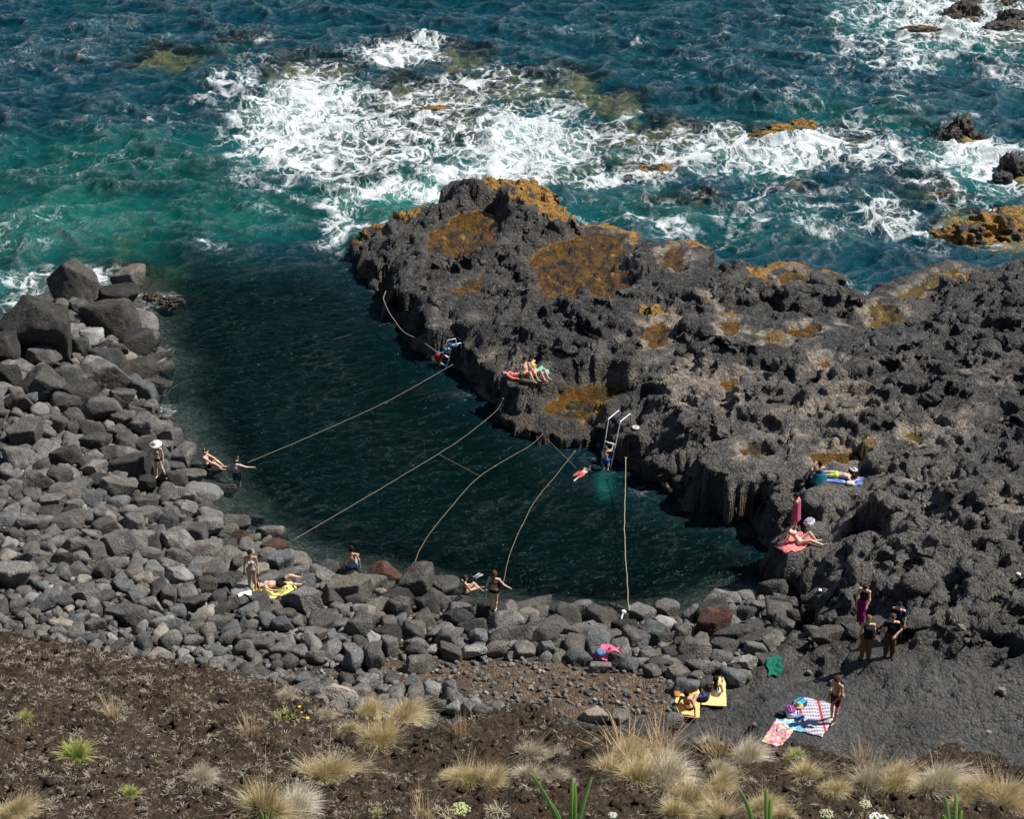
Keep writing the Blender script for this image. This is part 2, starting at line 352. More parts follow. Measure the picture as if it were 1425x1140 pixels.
REEF = [(230,85,90,28,.9),(330,62,60,16,.7),(430,100,90,30,1),(560,70,70,22,.9),(640,75,50,22,1),(600,140,120,50,.95),(500,200,120,60,.8),(720,120,90,34,1),(800,110,60,22,.9),(850,140,70,26,1),(930,185,80,30,.95),(790,230,80,40,.8),(905,235,60,26,1),
    (1010,185,70,24,.9),(1090,182,70,14,1),(1180,190,60,20,.9),(1330,195,40,22,1),(1400,240,40,22,1),(1300,265,70,26,.8),(1370,330,80,30,1),(1110,265,60,22,.75),(960,275,90,22,.6),(1340,20,90,26,1),(1290,50,50,14,.9),(1250,300,40,20,.7),
    (180,330,34,18,.95),(215,395,60,22,.9),(310,385,60,14,.9),(250,420,70,30,.8),(860,190,60,24,.9),(640,190,60,30,.9)]
SHALLOW = [(120,250,230,60,.95),(60,330,140,60,1),(250,300,200,50,.8),(480,290,180,50,.85),(620,260,80,30,.8),(1000,325,150,40,.5),(1130,330,60,22,.8),(950,300,120,30,.5),(240,160,140,40,.45),(1000,150,200,22,.3),(1150,160,140,22,.5),(1180,250,150,60,.5),(20,200,120,60,.6),(300,340,120,20,.6)]
ROCKS_OUT = [(915,233,30,10,.55),(1112,178,34,7,.75),(1335,190,22,14,1.5),(1413,238,22,16,1.6),(1372,322,64,26,1.15),(1300,268,22,8,.35),(1340,18,18,12,1.0),(1290,45,26,8,.5),(1400,50,40,14,.9),(1380,5,26,8,.8),(610,150,30,10,.35),(640,98,40,10,.3),(820,228,30,12,.35),
    (218,498,24,12,.4),(236,420,22,10,.3),(200,415,18,8,.3),(1050,190,20,6,.3),(1395,290,20,8,.4)]
def sea_floor(X, Y, sdw=None):
    if sdw is None: sdw = sdpoly(X, Y, WATER_POLY)
    bl = fbm(X / 3.0, Y / 3.0, 4, 121)
    f_reef = ellipse_field(X, Y, REEF); f_sh = ellipse_field(X, Y, SHALLOW); f_out = ellipse_field(X, Y, ROCKS_OUT)
    z = -7.5 + 5.6 * np.clip(f_sh + .14 * bl, 0, 1) ** .8
    r = np.clip(f_reef * 1.05 + .28 * bl, 0, 1)
    z = z + (np.maximum(-0.62 + .55 * ridge(X / 1.5, Y / 1.5, 4, 130, .55), z) - z) * sstep(.25, .85, r)
    z = z + .35 * bl * (1 - np.clip(f_out * 2, 0, 1)); z = z + sstep(.1, .3, f_out) * (-.35 + f_out * .35 + .4 * ridge(X / .9, Y / .9, 3, 133) * np.clip(f_out + .2, 0, 1) - z)
    db = sdline(X, Y, cb); dr = sdline(X, Y, cp + cs)
    # the sheltered pool is deep and dark, shelving up to the boulders
    sh = np.where(sdw > 0, -.2, np.maximum(-.42 * db - .1, -4.5)) + .25 * bl
    inpool = sdpoly(X, Y, POOL_ZONE)
    w = 1 - sstep(-1.5, 2.5, inpool)
    z = z * (1 - w) + sh * w
    z = np.where((db < 1.2) & (db < dr), np.maximum(z, sh - .2), z)
    return z, sstep(.2, .7, r) , f_sh, w
POOL_ZONE = pts([(190,360),(330,375),(465,372),(520,405),(545,440),(650,545),(770,620),(890,690),(1000,720),(1110,800),(1000,850),(860,880),(640,850),(420,780),(280,690),(220,570),(190,470)])
# ------------------------------------------------------------------ materials of the setting
def rock_material():
    m, nt, out = material('black_lava')
    P = nt('NewGeometry').outputs['Position']
    mask = nt('Attribute', None, attribute_name='mask'); sep = nt('SeparateColor', {0: mask.outputs[0]})
    alg, tan, flat = sep.outputs[0], sep.outputs[1], sep.outputs[2]; pool = mask.outputs[3]
    n1 = nt.noise(P, 0.55, 6, .62); n2 = nt.noise(P, 3.2, 6, .66, .4); n3 = nt.noise(P, 14.0, 4, .6)
    c = nt.ramp(n2, [(.36, (.0085, .0083, .0082)), (.48, (.023, .0222, .0215)), (.58, (.062, .059, .055)), (.70, (.175, .165, .152))])
    c = nt.mix(nt.smooth(n1, .48, .68), c, nt.mix(n3, (.030, .029, .028), (.15, .142, .132)))
    c = nt.mix(nt.math('MULTIPLY', flat, .75), c, nt.ramp(nt.math('MULTIPLY_ADD', nt.noise(P, .45, 4, .6), .5, nt.math('MULTIPLY', nt.noise(P, 3.0, 7, .74), .5)), [(.36, (.040, .041, .042)), (.50, (.082, .083, .083)), (.64, (.15, .150, .148))]))
    dust = nt.attr('dust')
    c = nt.mix(nt.math('MULTIPLY', dust, nt.smooth(nt.noise(P, 1.3, 6, .68), .34, .56)), c, nt.ramp(nt.noise(P, 7.0, 6, .7), [(.32, (.048, .045, .042)), (.5, (.125, .116, .104)), (.68, (.235, .215, .19))]))
    # dusty tan deposits
    tcol = nt.ramp(nt.noise(P, 5.0, 5, .65), [(.3, (.10, .083, .066)), (.5, (.25, .205, .16)), (.7, (.50, .43, .35))])
    tm = nt.math('MULTIPLY', tan, nt.smooth(nt.noise(P, 4.0, 5, .7), .20, .44))
    c = nt.mix(tm, c, tcol)
    # brown tidal band on the walls
    z = nt('SeparateXYZ', {0: P}).outputs[2]
    band = nt.math('MULTIPLY', nt.smooth(nt.math('MULTIPLY_ADD', n2, 1.6, z), 2.3, 1.3), nt.smooth(nt.noise(P, 1.1, 4, .6), .42, .62))
    c = nt.mix(nt.math('MULTIPLY', band, nt.math('SUBTRACT', .7, nt.math('MULTIPLY', flat, .7))), c, nt.mix(n3, (.045, .033, .02), (.15, .105, .055)))
    # golden seaweed
    acol = nt.ramp(nt.noise(P, 2.6, 8, .76, .8), [(.32, (.026, .018, .007)), (.43, (.11, .064, .014)), (.54, (.24, .138, .024)), (.68, (.42, .265, .055))])
    acol = nt.mix(nt.math('MULTIPLY', nt.smooth(nt.noise(P, .8, 4, .6), .50, .64), .6), acol, nt.ramp(nt.noise(P, 6.0, 5, .7), [(.35, (.022, .024, .010)), (.55, (.085, .082, .026)), (.7, (.17, .16, .05))]))
    yg = nt.smooth(nt('SeparateXYZ', {0: P}).outputs[0], 13.5, 16.0)
    acol = nt.mix(nt.math('MULTIPLY', yg, .55), acol, nt.mix(n3, (.16, .15, .03), (.36, .33, .07)))
    gold = nt.ramp(nt.noise(P, 3.4, 7, .74, .6), [(.32, (.06, .03, .008)), (.44, (.20, .10, .014)), (.55, (.36, .19, .022)), (.68, (.52, .31, .05))])
    acol = nt.mix(nt.math('SUBTRACT', 1.0, pool), acol, gold)
    am = nt.smooth(nt.math('ADD', alg, nt.math('MULTIPLY_ADD', n3, .9, -.45)), .35, .75)
    c = nt.mix(am, c, acol)
    # white salt crust
    salt = nt.math('MULTIPLY', nt.smooth(nt.noise(P, 2.3, 5, .75), .70, .78), nt.math('SUBTRACT', 1.0, pool))
    c = nt.mix(nt.math('MULTIPLY', salt, .35), c, (.42, .40, .37))
    hgt = nt.math('ADD', nt.math('MULTIPLY', nt.noise(P, 7.0, 7, .68, .5), 1.0), nt.math('MULTIPLY', nt('TexVoronoi', {'Vector': P, 'Scale': 9.0}, feature='F1').outputs[0], -.45))
    bp = nt('Bump', {'Strength': 1.0, 'Distance': .17, 'Height': hgt})
    rough = nt.math('MULTIPLY_ADD', n3, .40, .32)
    b = nt('BsdfPrincipled', {'Base Color': c, 'Roughness': rough, 'Specular IOR Level': .5, 'Normal': bp.outputs[0]})
    finish(nt, out, b); return m
def water_material():
    m, nt, out = material('sea_water')
    P = nt('NewGeometry').outputs['Position']
    depth, foam, turb = nt.attr('depth'), nt.attr('foam'), nt.attr('turb')
    calm = nt.attr('calm')
    # light lost on the way to the floor and back
    def ab(k): return nt.math('POWER', 2.71828, nt.math('MULTIPLY', depth, -k))
    T = nt('CombineColor', {0: ab(.45), 1: ab(.18), 2: ab(.26)}).outputs[0]
    n = nt.noise(P, .16, 4, .6)
    deep = nt.mix(n, (.0008, .027, .052), (.0018, .052, .070))
    deep = nt.mix(calm, deep, (.0004, .0048, .0046))
    sc = nt.mix(turb, deep, (.008, .19, .155))
    body = nt('BsdfDiffuse', {'Color': sc})
    tr = nt('BsdfTransparent', {'Color': T})
    # opacity of the water itself grows with depth
    op = nt.math('SUBTRACT', 1.0, ab(.24))
    under = nt('MixShader', {0: nt.math('MAXIMUM', op, nt.math('MAXIMUM', nt.math('MULTIPLY', turb, .75), nt.math('MULTIPLY', calm, nt.smooth(depth, .2, 1.8)))), 1: tr, 2: body})
    # small ripples
    mp = nt('Mapping', {'Vector': P, 'Rotation': (0, 0, .5), 'Scale': (1.0, 1.9, 1.0)})
    r1 = nt.noise(mp.outputs[0], 1.15, 5, .55, .8); r2 = nt.noise(mp.outputs[0], 3.6, 3, .5, .6)
    rp = nt.math('ADD', r1, nt.math('MULTIPLY', r2, .35))
    bp = nt('Bump', {'Strength': 1.0, 'Distance': nt.math('MULTIPLY_ADD', calm, -.03, .30), 'Height': rp})
    gl = nt('BsdfGlossy', {'Color': nt.mix(calm, (.52, .80, 1), (.42, .72, .72)), 'Roughness': .16, 'Normal': bp.outputs[0]})
    fr = nt('Fresnel', {'IOR': 1.333, 'Normal': bp.outputs[0]})
    wat = nt('MixShader', {0: nt.math('MULTIPLY', fr.outputs[0], nt.math('MULTIPLY_ADD', calm, -.12, .62)), 1: under.outputs[0], 2: gl.outputs[0]})
    # foam: lace of bubbles, broken where the mask is thin
    w1 = nt('TexNoise', {'Vector': P, 'Scale': .55, 'Detail': 4.0, 'Roughness': .6}).outputs[1]
    wv = nt('VectorMath', {0: P, 1: nt('VectorMath', {0: w1, 1: (2.6, 2.6, 0)}, operation='MULTIPLY').outputs[0]}, operation='ADD').outputs[0]
    ms = nt('Mapping', {'Vector': wv, 'Rotation': (0, 0, -.25), 'Scale': (.8, .5, .0)})
    def lace(scale, width):
        v = nt('TexVoronoi', {'Vector': ms.outputs[0], 'Scale': scale, 'Randomness': 1.0}, feature='DISTANCE_TO_EDGE').outputs[0]
        return nt.smooth(v, width, 0.0)
    L = nt.math('MAXIMUM', lace(.8, .20), nt.math('MULTIPLY', lace(1.9, .26), .85))
    L = nt.math('MAXIMUM', L, nt.math('MULTIPLY', lace(4.5, .30), .6))
    big = nt.noise(P, .34, 6, .62, 1.6); sm = nt.noise(ms.outputs[0], 2.4, 6, .68, 1.8)
    # density of the foam: broken by swirls
    D = nt.math('ADD', nt.math('SUBTRACT', foam, .06), nt.math('ADD', nt.math('MULTIPLY_ADD', big, 1.5, -.75), nt.math('MULTIPLY_ADD', sm, .7, -.35)))
    milk = nt.math('MULTIPLY', nt.smooth(D, .35, 1.2), .40)
    core = nt.smooth(nt.math('ADD', D, nt.math('MULTIPLY_ADD', sm, .8, -.4)), .74, 1.30)
    web = nt.math('MULTIPLY', nt.smooth(nt.math('ADD', L, nt.math('MULTIPLY', D, .75)), .92, 1.45), nt.smooth(D, .12, .62))
    thin = nt.math('MULTIPLY', nt.math('MULTIPLY', lace(1.3, .06), nt.smooth(foam, .06, .3)), nt.math('MULTIPLY', nt.smooth(big, .44, .62), .40))
    fm = nt.math('MAXIMUM', nt.math('MAXIMUM', milk, core), nt.math('MAXIMUM', nt.math('MULTIPLY', web, .9), thin))
    fm = nt.math('MULTIPLY', fm, nt.smooth(foam, .03, .16))
    crest_glint = nt.math('MULTIPLY', nt.attr('crest'), nt.smooth(nt.noise(ms.outputs[0], 4.0, 5, .7), .34, .62))  # pale crest lines: whitecaps and sky glint painted in foam colour
    fm = nt.math('MAXIMUM', fm, nt.math('MULTIPLY', crest_glint, .15))
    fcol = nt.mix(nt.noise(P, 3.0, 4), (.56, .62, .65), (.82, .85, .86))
    fs = nt('BsdfDiffuse', {'Color': fcol, 'Normal': nt('Bump', {'Strength': .8, 'Distance': .14, 'Height': nt.math('ADD', sm, L)}).outputs[0]})
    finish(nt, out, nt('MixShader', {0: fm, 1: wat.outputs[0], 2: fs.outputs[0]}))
    return m
def floor_material():
    m, nt, out = material('sea_floor')
    P = nt('NewGeometry').outputs['Position']; reef, pool = nt.attr('reef'), nt.attr('pool')
    sand = nt.ramp(nt.noise(P, .5, 6, .65), [(.32, (.035, .05, .03)), (.5, (.10, .14, .085)), (.66, (.30, .36, .24))])
    weed = nt.ramp(nt.noise(P, 1.7, 8, .75, .6), [(.3, (.035, .036, .011)), (.44, (.12, .105, .026)), (.56, (.25, .19, .045)), (.70, (.42, .30, .075))])
    dark = nt.ramp(nt.noise(P, 1.2, 6, .7), [(.35, (.012, .014, .010)), (.6, (.045, .042, .022)), (.75, (.075, .095, .03))])
    c = nt.mix(nt.smooth(nt.math('ADD', reef, nt.math('MULTIPLY_ADD', nt.noise(P, 1.3, 4), .6, -.3)), .3, .6), sand, weed)
    c = nt.mix(pool, c, dark)
    zz = nt('SeparateXYZ', {0: P}).outputs[2]
    dry = nt.math('MULTIPLY', nt.smooth(zz, .1, .6), nt.smooth(nt.noise(P, .9, 5, .7), .40, .52))
    c = nt.mix(dry, c, nt.mix(nt.noise(P, 5.0, 5), (.012, .012, .012), (.075, .07, .06)))
    bp = nt('Bump', {'Strength': 1.0, 'Distance': .2, 'Height': nt.noise(P, 3.5, 6, .68)})
    finish(nt, out, nt('BsdfPrincipled', {'Base Color': c, 'Roughness': .7, 'Normal': bp.outputs[0]})); return m
def gravel_material():
    m, nt, out = material('beach_gravel')
    P = nt('NewGeometry').outputs['Position']; earth = nt.attr('earth')
    v = nt('TexVoronoi', {'Vector': P, 'Scale': 9.0}); ve = nt('TexVoronoi', {'Vector': P, 'Scale': 9.0}, feature='DISTANCE_TO_EDGE').outputs[0]
    sh = nt('SeparateColor', {0: v.outputs[1]}).outputs[0]
    c = nt.ramp(sh, [(.1, (.025, .025, .026)), (.5, (.06, .058, .056)), (.85, (.13, .12, .11))])
    e = nt.ramp(nt.math('MULTIPLY_ADD', nt.noise(P, 1.4, 6, .7), .8, nt.math('MULTIPLY', sh, .3)), [(.34, (.055, .042, .033)), (.5, (.10, .068, .042)), (.64, (.165, .105, .058)), (.8, (.24, .20, .16))])
    c = nt.mix(earth, c, e)
    bp = nt('Bump', {'Strength': 1.0, 'Distance': .05, 'Height': nt.math('ADD', nt.smooth(ve, 0, .25), nt.noise(P, 8, 5, .7))})
    finish(nt, out, nt('BsdfPrincipled', {'Base Color': c, 'Roughness': .85, 'Normal': bp.outputs[0]})); return m
def soil_material():
    m, nt, out = material('volcanic_soil')
    P = nt('NewGeometry').outputs['Position']
    n1 = nt.noise(P, 1.1, 5, .6); n2 = nt.noise(P, 9.0, 6, .7, .3); n3 = nt.noise(P, 30.0, 3, .6)
    c = nt.ramp(n2, [(.3, (.018, .014, .010)), (.47, (.046, .034, .023)), (.6, (.090, .067, .045)), (.75, (.18, .145, .105))])
    c = nt.mix(nt.smooth(n1, .45, .68), c, nt.ramp(n3, [(.3, (.038, .025, .014)), (.5, (.080, .053, .031)), (.7, (.14, .10, .064))]))
    hgt = nt.math('ADD', nt.noise(P, 11.0, 7, .72, .4), nt.math('MULTIPLY', nt('TexVoronoi', {'Vector': P, 'Scale': 16.0}).outputs[0], -.5))
    bp = nt('Bump', {'Strength': 1.0, 'Distance': .09, 'Height': hgt})
    finish(nt, out, nt('BsdfPrincipled', {'Base Color': c, 'Roughness': .9, 'Specular IOR Level': .2, 'Normal': bp.outputs[0]})); return m
M_ROCK, M_WATER, M_FLOOR, M_GRAVEL, M_SOIL = rock_material(), water_material(), floor_material(), gravel_material(), soil_material()

# ------------------------------------------------------------------ the lava shelf
def make_shelf():
    xs = np.arange(-13, 46, 0.072)
    ys = [37.0]
    while ys[-1] < 108: ys.append(ys[-1] + 0.058 * (ys[-1] / 48.0) ** 1.15)
    ys = np.array(ys); X, Y = np.meshgrid(xs, ys)
    inview = np.abs(X) < Y * .40 + 6
    # work only where the shelf is
    sd = sdpoly(X[::4, ::4], Y[::4, ::4], ROCK_EXT)
    near = np.kron(sd < 2.2, np.ones((4, 4), bool))[:X.shape[0], :X.shape[1]] & inview
    H = np.full(X.shape, -4.0); MK = np.zeros(X.shape + (5,))
    h, mk = rock_height(X[near], Y[near]); H[near] = h; MK[near] = mk
    V = np.stack([X, Y, H], -1)
    # push the skin along its normal with 3-D noise: ragged, partly overhanging clinker
    gy, gx = np.gradient(H, axis=0) / np.gradient(Y, axis=0), np.gradient(H, axis=1) / 0.072
    N = np.stack([-gx, -gy, np.ones_like(H)], -1); N /= np.linalg.norm(N, axis=-1, keepdims=True)
    idx = near & (H > -2.5)
    p = V[idx]; nn = N[idx]; fl = MK[idx][:, 2]; pm = MK[idx][:, 3]
    q = (0.40 * perlin3(p / (1.4, 1.4, .7), 203) + 0.24 * perlin3(p / .8, 201) + 0.10 * perlin3(p / .36, 202)) * (1 - .85 * fl) * (1 - pm)
    steep = 1 - nn[:, 2]
    p = p + nn * (q * (.22 + 1.5 * steep))[:, None]
    V[idx] = p
    keep = near & (H > -2.4)
    f = grid_faces(*X.shape, keep=keep)
    v, f, mk = compact(V.reshape(-1, 3), f, MK.reshape(-1, 5))
    me = mesh_from('lava_shelf', v, f, True, M_ROCK); attr_col(me, 'mask', mk[:, :4]); attr(me, 'dust', mk[:, 4])
    return tag(obj('lava_shelf', me), 'black jagged lava shelf with golden tide pools running out into the sea', None, None, 'structure')
shelf = make_shelf()

def pool_material():
    m, nt, out = material('tide_pool_water')
    P = nt('NewGeometry').outputs['Position']
    bp = nt('Bump', {'Strength': .4, 'Distance': .02, 'Height': nt.noise(P, 4.0, 3)})
    tr = nt('BsdfTransparent', {'Color': (.80, .72, .55, 1)})
    gl = nt('BsdfGlossy', {'Roughness': .04, 'Normal': bp.outputs[0]})
    fr = nt('Fresnel', {'IOR': 1.33, 'Normal': bp.outputs[0]})
    finish(nt, out, nt('MixShader', {0: fr.outputs[0], 1: tr.outputs[0], 2: gl.outputs[0]})); return m
M_POOL = pool_material()
for poly, (_, zl, lab) in zip(pool_xy, POOLS):
    c = np.mean(poly, 0); P2 = np.array(poly); d = P2 - c; P2 = c + d * (1 + .30 / np.linalg.norm(d, axis=1, keepdims=True))
    n = len(P2); v = np.concatenate([[[c[0], c[1], zl]], np.c_[P2, np.full(n, zl)]]); f = np.array([[0, 1 + (i + 1) % n, 1 + i] for i in range(n)])
    if sum((P2[i][0] * P2[(i + 1) % n][1] - P2[(i + 1) % n][0] * P2[i][1]) for i in range(n)) > 0: f = f[:, ::-1]
    tag(obj('tide_pool_water', mesh_from('tide_pool_water', v, f, False, M_POOL)), lab, None, None, 'structure')

# ------------------------------------------------------------------ sea floor, sea, foam
FOAM = [(420,170,95,75,.95),(455,205,110,50,.8),(555,78,62,20,.95),(600,60,30,14,.6),(560,190,150,70,.62),(735,205,105,46,1.05),(690,240,90,30,.95),(560,268,110,20,.85),(620,250,60,20,.8),(690,125,100,34,.5),(640,145,90,36,.5),(790,160,50,40,.45),
    (870,195,80,40,.42),(960,215,110,40,.55),(1060,215,90,36,.85),(1130,202,70,28,.8),(1220,215,70,30,.6),(1000,190,50,26,.55),(1200,180,60,30,.5),(1235,300,46,34,.72),(1370,225,70,44,.92),(1300,215,70,40,.5),(1330,25,140,44,.78),(1250,75,130,36,.5),(1200,30,60,26,.5),(1400,90,60,30,.4),(1240,130,90,30,.28),
    (900,300,90,24,.36),(1090,290,140,50,.4),(830,250,60,22,.7),(900,245,60,20,.6),(1390,290,50,40,.5),(1300,340,60,20,.35),(470,315,26,36,.62),(480,290,40,20,.6),(130,388,24,14,.7),(25,420,34,34,.55),(215,505,26,26,.5),(215,420,40,16,.35),(300,345,30,10,.35),
    (420,260,90,40,.4),(220,525,20,14,.5),(232,575,12,12,.6),(590,478,14,8,.7),(1000,348,50,10,.45),(940,325,60,12,.5),(1330,270,70,40,.45),(1180,330,60,14,.35),(330,120,50,40,.45),(350,60,60,20,.25),(30,330,80,60,.22),(150,210,140,60,.16),(210,170,80,16,.22),(100,60,140,50,.12),(1000,60,240,60,.12),(1150,130,160,40,.2),(700,320,0.1,0.1,0)]
TURB_REFL = [(150,230,230,50,.5),(90,310,150,60,.75),(300,300,160,36,.6),(300,250,120,40,.3),(980,310,200,36,.25),(540,285,130,34,.8),(620,262,80,20,.8),(430,290,90,40,.5),(730,215,120,46,.5),(1000,320,160,34,.22),(1050,220,80,30,.4),(1360,235,80,40,.5),(200,290,180,60,.22),(60,270,120,60,.3),(880,290,120,30,.3),(1150,165,150,26,.28),(1330,30,160,50,.35),(430,180,90,60,.35),(20,400,60,40,.35),(1130,330,50,20,.3),(841,672,12,20,.35)]  # aerated water; the last entry paints a turquoise reflection below the tall ladder
def make_sea():
    xs = np.concatenate([np.linspace(-120, -47, 40)[:-1], np.arange(-47, 47, 0.15), np.linspace(47, 120, 40)[1:]])
    ys = np.concatenate([np.arange(50, 165, 0.15), np.linspace(165, 330, 60)[1:]])
    X, Y = np.meshgrid(xs, ys)
    sdw = sdpoly(X, Y, WATER_POLY)
    zf, reef, fsh, pool = sea_floor(X, Y, sdw)
    near = np.maximum(0, 1 - np.abs(sdw) / 3)
    depth = np.clip(-zf, 0.02, 12)
    calm = 1 - sstep(-3.0, 5.0, sdpoly(X, Y, POOL_ZONE))
    wx = X + 1.0 * fbm(X / 7, Y / 7, 2, 300); wy = Y + 1.0 * fbm(X / 7 + 5, Y / 7, 2, 301)
    def crest(l, st, ang, seed):
        c, s = math.cos(ang), math.sin(ang); a = (wx * c + wy * s) / (l * st); b = (-wx * s + wy * c) / l
        n = 1 - np.abs(perlin(a, b, seed)); return n * n * n - .35
    h = .55 * crest(6.5, 2.4, -.25, 310) + .42 * crest(3.1, 2.0, .18, 311) + .28 * crest(1.6, 1.8, -.1, 312) + .17 * crest(.85, 1.6, .3, 313)
    hp = .07 * crest(2.6, 2.2, .35, 314) + .08 * crest(1.2, 2.4, .5, 315) + .05 * crest(.6, 1.9, .25, 316)
    amp = sstep(0.05, 1.6, depth) * .75 + .25
    Z = (h * amp * (1 - calm) + hp * calm)
    Z = Z * (1 - .5 * np.clip(near, 0, 1))
    foam = ellipse_field(X, Y, FOAM)
    # breaking around everything that stands out of the sea, and a few whitecaps
    shallow_break = (1 - sstep(.0, .5, depth)) * .25 * (1 - calm) + (1 - sstep(0., .35, depth)) * .32 * calm
    coastfoam = np.exp(-(np.abs(sdw) / 1.1) ** 2) * .40 * (1 - calm)
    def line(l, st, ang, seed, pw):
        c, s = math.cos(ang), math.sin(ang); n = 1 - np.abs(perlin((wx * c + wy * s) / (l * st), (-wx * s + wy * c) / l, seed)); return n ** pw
    cap_glint = np.clip(np.maximum.reduce([line(3.1, 2.0, .18, 311, 16), line(1.6, 1.8, -.1, 312, 12) * .8, line(.85, 1.6, .3, 313, 9) * .5]) * sstep(-.1, .45, h + .25 * fbm(X / 2.5, Y / 2.5, 3, 330)), 0, 1) * (1 - calm)  # thin whitecaps with painted sky glint along the wave crests
    pool_glint = np.clip(np.maximum(line(1.2, 2.4, .5, 315, 40), line(.6, 1.9, .25, 316, 24) * .6) * sstep(.0, .6, fbm(X / 5, Y / 5, 3, 331) + .12), 0, 1) * calm  # ripple highlights of the pool, drawn as pale lines
    cap = sstep(.16, .42, h) * .34 * (1 - calm)
    foam = np.clip(np.maximum.reduce([foam, np.maximum(shallow_break, coastfoam)]) + cap * .22 + .04 * (1 - calm), 0, 1.2)
    foam = foam * np.where(calm > .8, np.where(foam < .12, 0, 1), 1)
    turb = np.clip(ellipse_field(X, Y, TURB_REFL) + .25 * np.clip(foam - .3, 0, 1) * (1 - calm) + .10 * fbm(X / 4, Y / 4, 3, 320) * (1 - calm), 0, 1)
    keep = sdw < 3.0
    f = grid_faces(*X.shape, keep=keep)
    v, f, a, b, c, d, e_ = compact(np.stack([X, Y, Z], -1).reshape(-1, 3), f, depth.ravel(), foam.ravel(), turb.ravel(), calm.ravel(), (cap_glint + .32 * pool_glint).ravel())
    me = mesh_from('sea_water', v, f, True, M_WATER)
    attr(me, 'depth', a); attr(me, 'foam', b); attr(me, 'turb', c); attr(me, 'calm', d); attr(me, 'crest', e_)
    tag(obj('sea_water', me), 'choppy blue-green sea and dark sheltered pool with breaking white foam', None, None, 'structure')
    xs = np.arange(-75, 75, 0.33); ys = np.arange(50, 200, 0.36); X, Y = np.meshgrid(xs, ys)
    zf, reef, fsh, pool = sea_floor(X, Y)
    me = mesh_from('sea_floor', np.stack([X, Y, zf], -1).reshape(-1, 3), grid_faces(*X.shape), True, M_FLOOR)
    attr(me, 'reef', reef); attr(me, 'pool', pool)
    tag(obj('sea_floor', me), 'reef and sea floor with brown weed under the waves', None, None, 'structure')
make_sea()

# ------------------------------------------------------------------ beach under the boulders
EARTH_Z = 1.9
EARTH = [(700,942,150,24,1),(570,945,70,20,.9),(800,950,90,24,1),(720,960,170,40,1),(860,970,90,40,1),(600,960,60,26,.8),(560,905,40,14,.8),(1000,950,40,20,.4),(900,1000,60,30,1),(780,1000,120,30,1),(360,900,80,14,.45),(450,965,60,20,.6)]
def make_beach():
    xs = np.arange(-46, 16, 0.14); ys = np.arange(38, 84, 0.16); X, Y = np.meshgrid(xs, ys)
    sdw = sdpoly(X, Y, WATER_POLY); Z = beach_height(X, Y, sdw) + .10 * fbm(X / 1.4, Y / 1.4, 4, 400)
    keep = (sdw > -2.5) & ((sdline(X, Y, cb) < sdline(X, Y, cp + cs) + .5) | (Y < 54))
    e = np.clip(sstep(.25, .8, ellipse_field(X, Y, EARTH, EARTH_Z) + .3 * fbm(X / 1.2, Y / 1.2, 4, 401)), 0, 1)
    f = grid_faces(*X.shape, keep=keep)
    v, f, ea = compact(np.stack([X, Y, Z], -1).reshape(-1, 3), f, e.ravel())
    me = mesh_from('beach_ground', v, f, True, M_GRAVEL); attr(me, 'earth', ea)
    return tag(obj('beach_ground', me), 'brown gravel and dark shingle under the boulder bank', None, None, 'structure')
beach = make_beach()

# ------------------------------------------------------------------ the bluff the camera looks down from
CREST = [(-300,840),(-60,868),(0,880),(60,888),(130,903),(200,915),(260,922),(330,938),(380,950),(430,968),(480,992),(540,1006),(590,1014),(640,1006),(680,990),(720,980),(760,984),(790,1010),(850,1018),(900,1026),(945,1034),(1000,1037),(1060,1042),(1110,1036),(1150,1046),(1200,1062),(1265,1068),(1290,1050),(1325,1036),(1365,1048),(1425,1064),(1700,1080)]
SLOPE0, SLOPEK = 27.0, 0.364
def crest_xy():
    out = []
    for u, v in CREST:
        X, Y, Z = ray_dir(u, v); t = (SLOPE0 - CAM_H) / (Z + SLOPEK * Y); out.append((X * t, Y * t))
    return np.array(sorted(out))
CR = crest_xy()
def bluff_height(X, Y):
    yc = np.interp(X, CR[:, 0], CR[:, 1]) + .10 * fbm(X / .5, Y * 0, 3, 500)
    over = Y - yc
    plane = SLOPE0 - SLOPEK * np.minimum(Y, yc)
    z = plane - np.where(over > 0, over * 1.25 + .15 * np.minimum(over, 1), 0)
    lump = .16 * ridge(X / 1.3, Y / 1.3, 3, 510) + .22 * fbm(X / 2.6, Y / 2.6, 2, 511) - .02
    small = .085 * ridge(X / .33, Y / .33, 3, 512, .6) + .03 * fbm(X / .1, Y / .1, 2, 515)
    fade = sstep(-1.6, -.1, over)
    return z + lump * (1 - fade * .9) + small
def make_bluff():
    def part(xs, ys):
        X, Y = np.meshgrid(xs, ys); return X, Y, bluff_height(X, Y)
    xs = np.arange(-13, 14, .048); ys = np.concatenate([np.linspace(8, 18, 40)[:-1], np.arange(18, 35, .055), np.linspace(35, 47, 60)[1:]])
    xs = np.concatenate([np.linspace(-34, -13, 80)[:-1], xs, np.linspace(14, 34, 80)[1:]])
    X, Y, Z = part(xs, ys)
    me = mesh_from('bluff_slope', np.stack([X, Y, Z], -1).reshape(-1, 3), grid_faces(*X.shape), True, M_SOIL)
    return tag(obj('bluff_slope', me), 'dark brown volcanic soil slope above the beach', None, None, 'structure')
bluff = make_bluff()
def bluff_at(u, v):
    X, Y, Z = ray_dir(u, v); t = (SLOPE0 - CAM_H) / (Z + SLOPEK * Y); x, y = X * t, Y * t
    for _ in range(6):
        z = float(bluff_height(np.array([x]), np.array([y]))[0]); t = (z - CAM_H) / Z; x, y = X * t, Y * t
    return x, y, z
